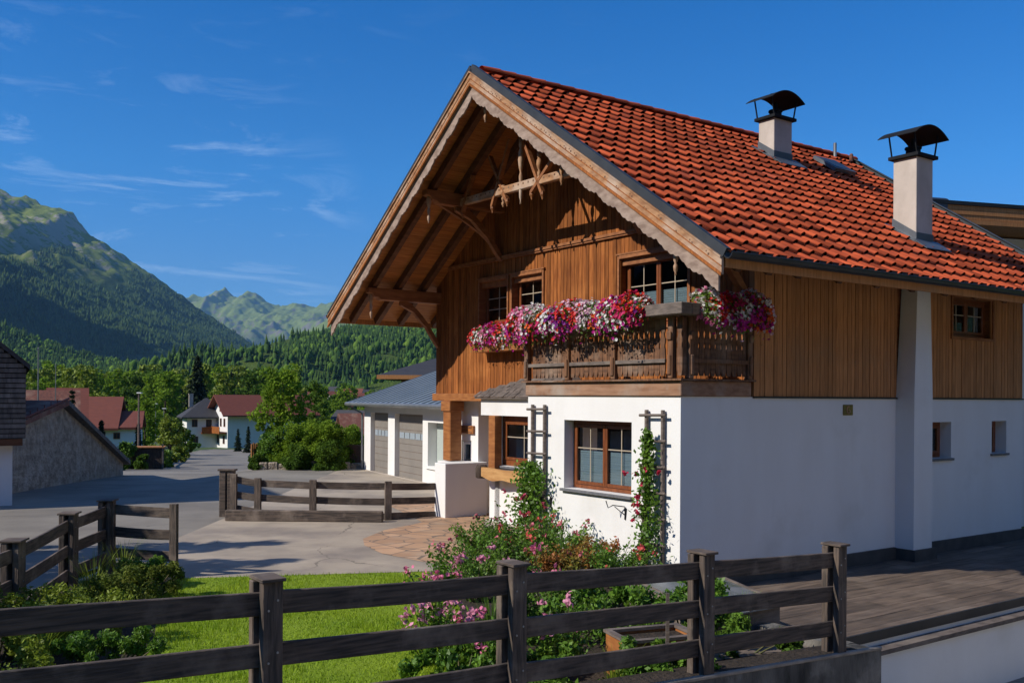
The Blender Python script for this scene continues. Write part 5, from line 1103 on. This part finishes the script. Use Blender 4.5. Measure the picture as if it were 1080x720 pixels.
# stone barn
bd = Vector((-15.9+13.9, 39.2-26.6)); bl = bd.length; t = thing('stone_barn', 'low rubble stone barn with a lopsided gable beside the road', 'barn', (-13.9, 26.6, 0), math.atan2(bd.y, bd.x))
g = MB(); pk = .36*bl; g.prism([(0, -1.0), (bl, -1.2), (bl, .0), (pk, 2.28), (0, 1.72)], lambda a, b, c: (a, c, b), 0, .5)
g.prism([(0, -1.0), (bl, -1.2), (bl, .0), (pk, 2.28), (0, 1.72)], lambda a, b, c: (a, c, b), 6.5, 7); g.box(bl-.5, bl, .5, 6.5, -1.2, .08)
g.build('stone_wall', M['stone'], t)
g = MB(); slab(g, [(bl+.3, -.22, -.02), (bl+.3, 7.3, -.02), (pk, 7.3, 2.5), (pk, -.22, 2.5)], .16); g.build('roof', M['shingle'], t); g = MB(); slab(g, [(pk-.01, -.22, 2.501), (pk-.01, 7.3, 2.501), (-.3, 7.3, 1.88), (-.3, -.22, 1.88)], .16); g.build('roof', M['tileold'], t)
g = MB(); g.tube([(-.2, -.2, 1.95), (pk, -.2, 2.56)], .035, 6); 
for i in range(6): a = .3+i*.62; z = 1.95+.61*a/pk; g.tube([(a, -.2, z-.05), (a, -.2, z+.14)], .012, 4)
g.build('snow_rail', M['tilefar'], t)
# patched roof behind the barn and neighbours along the road
p = at(10, 411, 50); house('farmhouse', 'farmhouse behind the barn with an old patchy tiled roof', 'house', (p.x-1.5, 48.3, 0), rad(25), 5.0, 9, -.9, 2.75, -3, 'tileold', over=.5, chim=())
p = at(64, 409, 62); house('farmhouse', 'red brown roofed house rising behind the barn ridge', 'house', (p.x, 60.5, 0), rad(24), 2.0, 7, .4, 2.95, -3, 'tilefar', over=.3)
p = at(93, 425, 80); house('village_house', 'long low house with a broad brown red roof behind the roadside hedge', 'house', (p.x, 77, 0), rad(16), 3.0, 7, .15, 2.35, -3, 'tilefar', over=.55, wins=(('front', 2.2, 2.8, -.9, -.3), ('front', .9, 1.4, -.9, -.3)))
p = at(128, 438, 80); house('village_house', 'lower brown red roofed wing with a white wall beside the long low house', 'house', (p.x-.3, 77.6, 0), rad(18), 2.5, 5.4, .0, 1.15, -3, 'tilefar', over=.3, wins=(('front', .6, 1.1, -.9, -.4),))
zb = zg(-45, 140)-.5
hx = at(197, 460, 141); house('village_house', 'white house with a dark hipped slate roof at the bend of the road', 'house', (hx.x, 141, 0), rad(24), 6.2, 7, -.2, 2.1, zb, 'darkroof', hip=3.0, over=.8, wins=(('front', .7, 1.5, -2.0, -.9), ('front', 2.7, 3.5, -2.0, -.9), ('front', 4.5, 5.3, -2.0, -.9), ('front', .8, 1.6, -4.6, -3.4), ('front', 4.4, 5.4, -5, -3.2)), chim=((.6, 3.2, .7),), balc=(('front', 2.0, 6.0, -3.0),))
hx = at(240, 460, 139); t = house('village_house', 'white gabled house with a brown red roof and wooden balcony at the road bend', 'house', (hx.x, 139, 0), HA, 13, 6.6, .3, 2.6, zb-.3, 'tilefar', over=1.0, wins=(('left', 1.0, 1.7, -1.9, -.7), ('left', 2.6, 3.3, -1.9, -.7), ('left', 4.6, 5.3, -1.9, -.7), ('left', 1.2, 2.0, -4.4, -3.2), ('left', 3.8, 4.6, -4.4, -3.2), ('left', 2.8, 3.5, .3, 1.2)), balc=(('left', .4, 6.2, -2.9),))
# houses on the foot of the hill to the right
VG = 'small houses of the village below the wooded hill'
for i, (x, y, Y, L_, W_, rz, rf, hh) in enumerate([(322, 412, 640, 12, 9, .2, 'tilefar', 7), (337, 408, 680, 11, 9, -.3, 'darkroof', 7), (350, 413, 600, 12, 9, .5, 'tilefar', 7), (362, 410, 660, 12, 10, -.1, 'tilefar', 7), (373, 415, 560, 12, 9, .3, 'tilefar', 6.5), (384, 411, 640, 12, 9, .1, 'darkroof', 7), (330, 421, 470, 12, 9, .0, 'tilefar', 7), (345, 423, 420, 11, 9, .4, 'tilefar', 6.5)]):
    p = at(x, y, Y); house('village_house', ['small village house farthest left below the wooded hill', 'dark roofed village house high on the slope', 'brown roofed village house among the trees below the hill', 'village house with broad brown roof under the forest', 'village house close to the metal garage roof', 'dark roofed village house nearest the metal garage roof', 'nearer brown roofed village house above the hedge', 'nearest village house in the gap above the hedge'][i], 'house', (p.x, Y, p.z), rz, L_, W_, -3.6, 0, -16, rf, over=1.0, th=.4, wins=(('front', 2, 3.6, -6.5, -5), ('front', 6, 7.6, -6.5, -5)), group=VG)
p = at(352, 436, 150); house('village_house', 'dark roofed house right behind the shrubs of the driveway', 'house', (p.x-1, 150, 0), rad(-25), 7, 7, -2.2, .3, -8, 'darkroof', over=.7)
p = at(372, 436, 118); house('village_house', 'house with a rusty orange roof beside the garage corner', 'house', (p.x-.6, 118, 0), rad(20), 8, 6, -2.0, .35, -7, 'tileold', over=.7)
# house behind the garage: broad dark roof, wooden fascia
p = at(396, 392, 56); t = house('village_house', 'house with a wide dark roof and wooden eaves behind the metal roofed garage', 'house', (p.x+1.4, 57, 0), rad(2), 12, 8, 4.15, 5.35, -1.5, 'darkroof', wallm='beam', over=1.3, hip=3.2)
g = MB(); g.box(-1.32, 13.3, -1.335, -1.305, 3.70, 3.94); g.build('fascia_board', M['boards2'], t)
# garage building with standing seam roof
GA = Vector((.457, -.889, 0)); GB = Vector((.889, .457, 0)); G0 = Vector((-5.42, 35.2, 0))
t = thing('garage_block', 'low white garage block with grey roller doors and a blue grey standing seam roof', 'garage', G0, math.atan2(GA.y, GA.x))
def gpar(px):
    r_ = (px-CXP)/FPX; return (r_*G0.y-G0.x)/(GA.x-r_*GA.y)
D1 = (gpar(391), gpar(409.5)); D2 = (gpar(416.5), gpar(446)); W3 = (gpar(451.5), gpar(468))
g = MB(); walls(g, ('v', 0, 1), 0, 14, -.4, 2.5, .35, [(D1[0], D1[1], -.3, 2.12), (D2[0], D2[1], -.3, 2.12), (W3[0], W3[1], .55, 1.9)]); g.box(0, .3, .351, 7, -.4, 2.5); g.box(13.7, 14, .351, 7, -.4, 2.5); g.box(.3, 13.7, 6.7, 7, -.4, 4.5)
g.prism([(.351, 2.501), (6.99, 2.501), (6.99, 4.78)], lambda a, b, c: (c, a, b), .0, .3)
g.build('wall', M['plaster'], t)
for a, b in (D1, D2):
    g = MB(); z = -.05
    while z < 2.1: g.box(a+.002, b-.002, .16+.006*(int(z*20) % 2), .22, z, min(z+.235, 2.118)-.012); z += .235
    d = g.build('garage_door', M['garage'], t)
    g = MB(); g.box(a+.002, b-.002, .175, .23, -.05, 2.11); g.build('door_backing', M['dark'], d)
    g = MB(); n = 5
    for i in range(n): w_ = (b-a-.1)/n; g.box(a+.05+i*w_+.03, a+.05+(i+1)*w_-.03, .148, .157, 1.30, 1.50)
    g.build('pane', mat('pale_door_pane', (.32, .37, .42), rough=.2) if a == D1[0] else bpy.data.materials['pale_door_pane'], d)
g = MB(); g.box(W3[0], W3[1], .30, .33, .55, 1.9); g.build('window', mat('milky_window', (.42, .47, .44), rough=.3), t)
g = MB(); g.box(W3[0]-.08, W3[1]+.08, -.06, .2, .47, .545); g.build('sill', M['plaster'], t)
g = MB(); g.box(-.02, 6.5, -.05, -.002, -.4, .02); g.build('plinth', M['plaster2'], t)
sl_ = .345; z0 = 2.60; yb = 7.4; zo = z0-.4*sl_
g = MB(); slab(g, [(-.55, -.45, zo), (14.5, -.45, zo), (14.5, yb, zo+(yb+.45)*sl_), (-.55, yb, zo+(yb+.45)*sl_)], .10)
rf = g.build('roof', M['zinc'], t); sm_ = mat('roof_seam_metal', (.12, .15, .18), rough=.5); a = -.55
while a < 14.5:
    g = MB()
    zz = [zo+.001, zo+(yb+.45)*sl_+.001]; g.add([(a, -.46, zz[0]), (a+.05, -.46, zz[0]), (a+.05, yb, zz[1]), (a, yb, zz[1]), (a+.015, -.46, zz[0]+.035), (a+.035, -.46, zz[0]+.035), (a+.035, yb, zz[1]+.035), (a+.015, yb, zz[1]+.035)], [(0, 3, 2, 1), (4, 5, 6, 7), (0, 1, 5, 4), (1, 2, 6, 5), (2, 3, 7, 6), (3, 0, 4, 7)]); a += .52; g.build('roof_seam', sm_, rf)
g = MB(); g.tube([(-.55, -.52, zo-.05), (14.5, -.52, zo-.05)], .075, 8); g.build('gutter', M['galv'], t)
g = MB()
for a in (2.2, 5.0, 5.5, 7.2): g.box(a, a+.12, 2.2+.2*a, 2.3+.2*a, zo+(2.65+.2*a)*sl_, zo+(2.65+.2*a)*sl_+.16)
g.build('snow_guard', M['galv'], rf)
g = MB(); g.tube([(-.5, -.5, zo-.1), (-.1, -.05, zo-.4), (-.08, -.06, -.1)], .04, 7); g.build('downpipe', M['galv'], t)
# wing behind the chalet
p = at(985, 212, 23.5); wz = p.z; t = thing('flat_roof_house', 'white house with a flat overhanging roof edged in wood directly behind the chalet roof', 'house', (p.x, 23.5, 0), rad(15.4))
g = MB(); g.box(.9, 14, 1.3, 9, -.5, wz-.55); g.build('wall', M['plaster'], t)
g = MB(); g.box(-.02, 15, 0, 10, wz-.04, wz+.05); g.build('roof', M['dmetal'], t)
g = MB(); g.box(0, .42, .02, 9.9, wz-.50, wz-.041); g.build('metal_fascia', M['flash'], t)
g = MB()
for i in range(4): g.box(.43, 14.9, .03+.012*(i % 2), .06, wz-.50+i*.115, wz-.50+i*.115+.108)
g.box(.43, 14.9, .061, 9.9, wz-.5, wz-.05); g.build('wooden_fascia', M['boards2'], t)
g = MB(); n = 12; V = []
for xx in (.15, .95):
    for i in range(n+1): a = math.pi*i/n; V.append((xx, .9-.36*math.cos(a), wz+.06+.24*math.sin(a)))
g.add(V, [(i, i+1, n+1+i+1, n+1+i) for i in range(n)]+[tuple(range(n+1)), tuple(range(2*n+1, n, -1))]); g.build('cowl', M['dmetal'], t)
g = MB(); g.prism([(2.6, wz-1.25), (9, wz-3.4), (9, wz-3.9), (2.2, wz-1.35)], lambda a, b, c: (a, c, b), 1.20, 1.299); g.build('wall_flashing', M['flash'], t)
g = MB(); g.lathe(1.65, .4, [(wz-1.4, .07), (wz-.75, .07)], 8); g.build('vent_pipe', M['galv'], t)

hn = Vector((13.0, .8)); t = house('added_bounce_house', 'unseen white house added right of the view to bounce light onto the chalet side wall', 'house', (9.6, -6.2, 0), math.atan2(.9, .43), 16, 10, 6.6, 9.6, -1, 'tilefar', wallm='plaster', over=.9, wins=(('back', 2, 3.4, 1.2, 2.6), ('back', 6, 7.4, 1.2, 2.6), ('back', 11, 12.4, 1.2, 2.6), ('back', 2, 3.4, 4.0, 5.3), ('back', 6, 7.4, 4.0, 5.3), ('back', 11, 12.4, 4.0, 5.3)))  # unseen house added to bounce sunlight onto the shaded side wall
t.location = (9.6+9, -6.2-4.3, 0)
# ================================================================== STREET THINGS
def pole(label, x, yb_, yt, Y, r_=.07, arm=0.0, m='galv', name='street_lamp', cat='street lamp'):
    b = at(x, yb_, Y); tp = at(x, yt, Y); z0 = zg(b.x, Y)-.05; t = thing(name, label, cat, (b.x, Y, z0))
    g = MB(); h = tp.z-z0; g.tube([(0, 0, 0), (0, 0, h*.5), (0, 0, h)], [r_*1.3, r_, r_*.7], 7); g.build('pole', M[m], t)
    if arm: g = MB(); g.box(-.12*arm, .22*arm, -.10, .10, h, h+.07); g.build('lamp_head', M['white'], t, bevel=.02)
    else: g = MB(); g.lathe(0, 0, [(h-.02, r_), (h+.04, r_*.6)], 6); g.build('cap', M[m], t)
    return t
pole('tall timber pole with a lamp head standing in the garden left of the road', 146, 495, 415, 52, .06, .8, 'greyw')
pole('street lamp with a flat pale head before the village trees', 172.5, 470, 431, 95, .05, 1.2)
pole('slim street lamp near the long low house', 164, 470, 426, 110, .05, 1.0)
pole('thin steel pole with an arm rising behind the barn roof', 40, 440, 367, 44, .035, 0, 'galv', 'aerial_mast', 'mast')
pole('shorter thin mast beside the taller one behind the barn', 58.5, 440, 384, 46, .025, 0, 'galv', 'aerial_mast', 'mast')
g = MB()
for k in range(7): a = Vector((-10.0, 48.5))+Vector((1.9, -.35))*0; 
t = thing('board_gate', 'small pale board gate between the road and the hedge', 'gate', (-9.75, 35.9, zg(-9.75, 35.9)), rad(80))
for k in range(8): g.box(k*.16, k*.16+.13, 0, .03, 0, .95+.03*(k % 2))
g.build('boards', M['boards2'], t); g = MB(); g.box(0, 1.27, .031, .07, .2, .28); g.box(0, 1.27, .031, .07, .7, .78); g.build('crossbars', M['greyw'], t)
t = thing('stone_edging', 'low rough stone wall holding the shrub bed beside the garages', 'stone wall', (-9.2, 34.9, 0), math.atan2(.6, 3.6))
g = MB(); a = 0
while a < 3.9: b = a+random.uniform(.25, .45); g.box(a, b-.02, random.uniform(-.03, .02), .35, -.4, random.uniform(.20, .30)); a = b
g.build('stones', M['stone'], t, bevel=.03)
g = MB(); g.box(0, 1.2, 0, .25, -.2, .85); o = g.build('brick_planter', mat('brown_brick', (.26, .13, .08), (.18, .09, .06), 4, (3, 3, 9), .9, .5, 9), bevel=.02); o.location = (-6.6, 36.2, 0); tag(o, 'low brown brick wall at the left corner of the garages', 'brick wall')
# garden left of the road
t = thing('log_stack', 'weathered wooden box of stacked logs at the road side', 'log stack', (-20.0, 50.2, zg(-20, 50)-.05), rad(15))
g = MB(); g.box(0, 1.6, 0, .9, 0, 1.15); g.build('stack', M['bark'], t, bevel=.05); g = MB()
for a in (-.05, 1.57): g.box(a, a+.08, -.08, .0, 0, 1.35)
g.build('stakes', M['greyw'], t); g = MB(); g.box(-.1, 1.7, -.12, 1.0, 1.151, 1.20); g.build('cover', M['boards2'], t)
fence('brown rail fence along the garden on the left side of the road', [(-19.6, 52), (-22.4, 60), (-25, 68.5), (-28, 78)], [zg(-20, 52)+1.05, zg(-22, 60)+1.05, zg(-25, 68)+1.05, zg(-28, 78)+1.05], 1.1, 3, both=False, cap=False, pw=.14)

# ================================================================== TREES
NT = []
def nth(i, x):
    """where along its belt a tree stands"""
    row = 'front row' if i >= 62 else 'back row'; sel = sorted([q[0] for j, q in enumerate(spots) if (j >= 62) == (i >= 62) and q[0] <= 480]); n = sel.index(x)+1
    o = {1: 'st', 2: 'nd', 3: 'rd'}.get(n % 10 if n not in (11, 12, 13) else 0, 'th'); return f"{n}{o} from left, {row}"
def put(fn, name, label, cat, x, y_top, Y, wpx, group=None, zoff=0, **k):
    b = at(x, 440, Y); z0 = zg(b.x, Y)+zoff; h = at(x, y_top, Y).z-z0; return fn(name, label, cat, (b.x, Y, z0-.1), h+.1, wpx/2/FPX*Y, group=group, **k)
put(tree_spruce, 'spruce_tree', 'single tall dark spruce standing before the village trees', 'spruce', 208, 372, 158, 50, seed=3, dens=1.3, leaf=(.35, .8))
t = put(tree_deciduous, 'birch_tree', 'tall light green tree above the driveway shrubs', 'tree', 298, 388, 38.5, 62, m='leafA', nclump=70, per=85, leaf=(.10, .19), trunk=.07, seed=5, crown_from=.12)
put(tree_deciduous, 'young_tree', 'dark green young tree left of the village gap', 'tree', 333, 405, 42, 34, m='leafB', nclump=40, per=60, leaf=(.09, .17), trunk=.05, seed=6, crown_from=.12)
put(tree_deciduous, 'garden_tree', 'yellow green round tree in the garden left of the road', 'tree', 179, 441, 62, 34, m='leafY', nclump=36, per=60, leaf=(.12, .22), trunk=.16, seed=7, crown_from=.45)
put(tree_deciduous, 'garden_tree', 'small dark green tree beside the hipped roof house', 'tree', 197, 455, 96, 20, m='leafB', nclump=30, per=50, leaf=(.2, .35), trunk=.1, seed=8, crown_from=.2)
for i, (x, yt, Y, wp) in enumerate([(76, 407, 46, 12), (107, 441, 56, 13), (146, 445, 66, 11), (251, 451, 118, 9), (262, 448, 112, 10)]):
    put(tree_spruce, 'cypress', ['small cypress peeking over the barn ridge', 'slim dark cypress at the barn roof end', 'dark cypress beside the timber pole', 'short dark cypress in front of the white gabled house', 'cypress at the right end of the white gabled house'][i], 'cypress', x, yt, Y, wp, seed=20+i, dens=.6, leaf=(.12, .3))
PRO = [tree_deciduous('broadleaf_tree', 'tree', 'tree', (0, 0, 0), 16, 4.4, m_, nclump=46, per=62, leaf=(.5, .95), trunk=.3, seed=30+i, crown_from=.14, group='row of broadleaf trees in the valley behind the village') for i, m_ in enumerate(['leafA', 'leafA', 'leafY', 'leafY', 'leafB'])]
SP = tree_spruce('spruce_tree', 'x', 'spruce', (0, 0, 0), 17, 3.4, seed=41, dens=.7, leaf=(.6, 1.3))
rnd = random.Random(12); used = set()
words_ = {0: 'bright green tree', 1: 'leafy green tree', 2: 'light green tree', 3: 'yellow green tree', 4: 'deep green tree'}
spots = []
for i in range(46): x = 14+i*6.4+rnd.uniform(-3, 3); spots.append((x, rnd.uniform(175, 290), rnd.uniform(384, 402)))
for i in range(16): x = 300+i*7.0+rnd.uniform(-3, 3); spots.append((x, rnd.uniform(190, 330), rnd.uniform(404, 422)))
for i in range(16): x = 4+i*10+rnd.uniform(-3, 3); spots.append((x, rnd.uniform(95, 125), rnd.uniform(411, 424)))
for i, (x, Y, yt) in enumerate(spots):
    if x > 480: continue
    k = rnd.choice([0, 0, 1, 2, 2, 3, 4, 5 if i % 3 == 0 else 1]); b = at(x, 440, Y); z0 = zg(b.x, Y); h = at(x, yt, Y).z-z0
    src = SP if k == 5 else PRO[k]; H0 = 17 if k == 5 else 16; s = h/H0; s2 = s*rnd.uniform(.85, 1.15)
    side = ''
    where = 'behind the barn' if x < 90 else 'behind the long low house' if x < 165 else 'behind the white houses' if x < 290 else 'beyond the shrubs' if x < 385 else 'beyond the garage roof'
    dist = 'nearer' if Y < 130 else 'farther' if Y > 235 else 'mid row'
    gname = ('spruces' if k == 5 else 'broadleaf trees')+' of the valley, '+where
    c = src if src.name not in used else copy_tree(src); used.add(src.name)
    c.location = (b.x, Y, z0-.2); c.rotation_euler = (0, 0, rnd.uniform(0, 6.28)); c.scale = (s2, s2, s); c['label'] = f"{'dark spruce' if k == 5 else words_[k]} {where}, {nth(i, x)}"; c['group'] = gname
# shrubs by the driveway and hedges
for i, (x, yt, Y, wp, m_) in enumerate([(276, 462, 36.3, 22, 'leafB'), (288, 455, 36.0, 30, 'leafG'), (303, 444, 35.7, 34, 'leafA'), (320, 441, 35.5, 36, 'leafA'), (337, 441, 35.4, 34, 'leafA'), (353, 442, 35.3, 34, 'leafA'), (368, 447, 36.6, 34, 'leafA'), (376, 452, 38.5, 26, 'leafY'), (272, 478, 35.2, 18, 'leafB'), (346, 462, 34.9, 30, 'leafB'), (312, 466, 35.1, 30, 'leafB')]):
    b = at(x, 480, Y); h = at(x, yt, Y).z-zg(b.x, Y)
    shrub('driveway_shrub', ['dark shrub beside the board gate', 'leafy shrub at the foot of the tall light green tree', 'bright shrub right of the tall tree trunk', 'bright rounded shrub in the middle of the shrub row', 'dense bright shrub right of the middle of the row', 'broad bright shrub over the rough stone edging', 'bright shrub near the brick wall', 'yellowish shrub at the garage end of the row', 'lowest dark shrub at the gate post', 'dark undergrowth before the broad bright shrub', 'dark undergrowth before the middle shrubs'][i], 'shrub', (b.x, Y, zg(b.x, Y)-.05), h, wp/2/FPX*Y, m_, nclump=30, per=300, leaf=(.06, .12), seed=60+i, stems=9, low=.05)
for i, (x, yt, Y, wp, m_) in enumerate([(118, 466, 47, 36, 'leafB'), (134, 464, 50, 22, 'leafG'), (160, 468, 54, 30, 'leafY'), (172, 474, 56, 22, 'leafG'), (188, 470, 70, 20, 'leafY'), (150, 478, 49.5, 14, 'leafB'), (166, 481, 53, 16, 'leafB'), (191, 476, 80, 14, 'leafB'), (205, 466, 128, 16, 'leafG')]):
    b = at(x, 480, Y); h = at(x, yt, Y).z-zg(b.x, Y)
    shrub('hedge_shrub', ['clipped dark hedge behind the barn end', 'green hedge shrub at the timber pole', 'yellow green bush in the roadside garden', 'green bush behind the roadside fence', 'yellowish bush under the round garden tree', 'dark bush behind the log stack', 'dark bush behind the first fence rails', 'dark bush at the far end of the roadside fence', 'low green bush before the white houses'][i], 'bush', (b.x, Y, zg(b.x, Y)-.05), h, wp/2/FPX*Y, m_, nclump=20, per=90, leaf=(.12, .24), seed=90+i, stems=5, low=.05)
# trees outside the frame on the left whose shadows reach the drive
tree_spruce('spruce_tree', 'slim spruce left of the view whose shadow crosses the drive', 'spruce', (-12.9, 11.6, 0), 7.6, 3.0, seed=71, dens=.8)
tree_spruce('spruce_tree', 'second slim spruce left of the view beside the road', 'spruce', (-13.6, 13.5, 0), 7.6, 3.0, seed=72, dens=.8)

# ================================================================== AIR
hz = bpy.data.materials.new('haze'); hz.use_nodes = True; t = hz.node_tree; t.nodes.clear(); o_ = t.nodes.new('ShaderNodeOutputMaterial'); vp = t.nodes.new('ShaderNodeVolumePrincipled')
vp.inputs['Color'].default_value = (.30, .62, 1, 1); vp.inputs['Density'].default_value = 4.3e-5; vp.inputs['Anisotropy'].default_value = .0
t.links.new(vp.outputs[0], o_.inputs['Volume'])
g = MB(); g.box(-34000, 34000, -900, 50000, -80, 1500); o = g.build('haze', hz); tag(o, 'thin blue valley haze', kind='stuff')
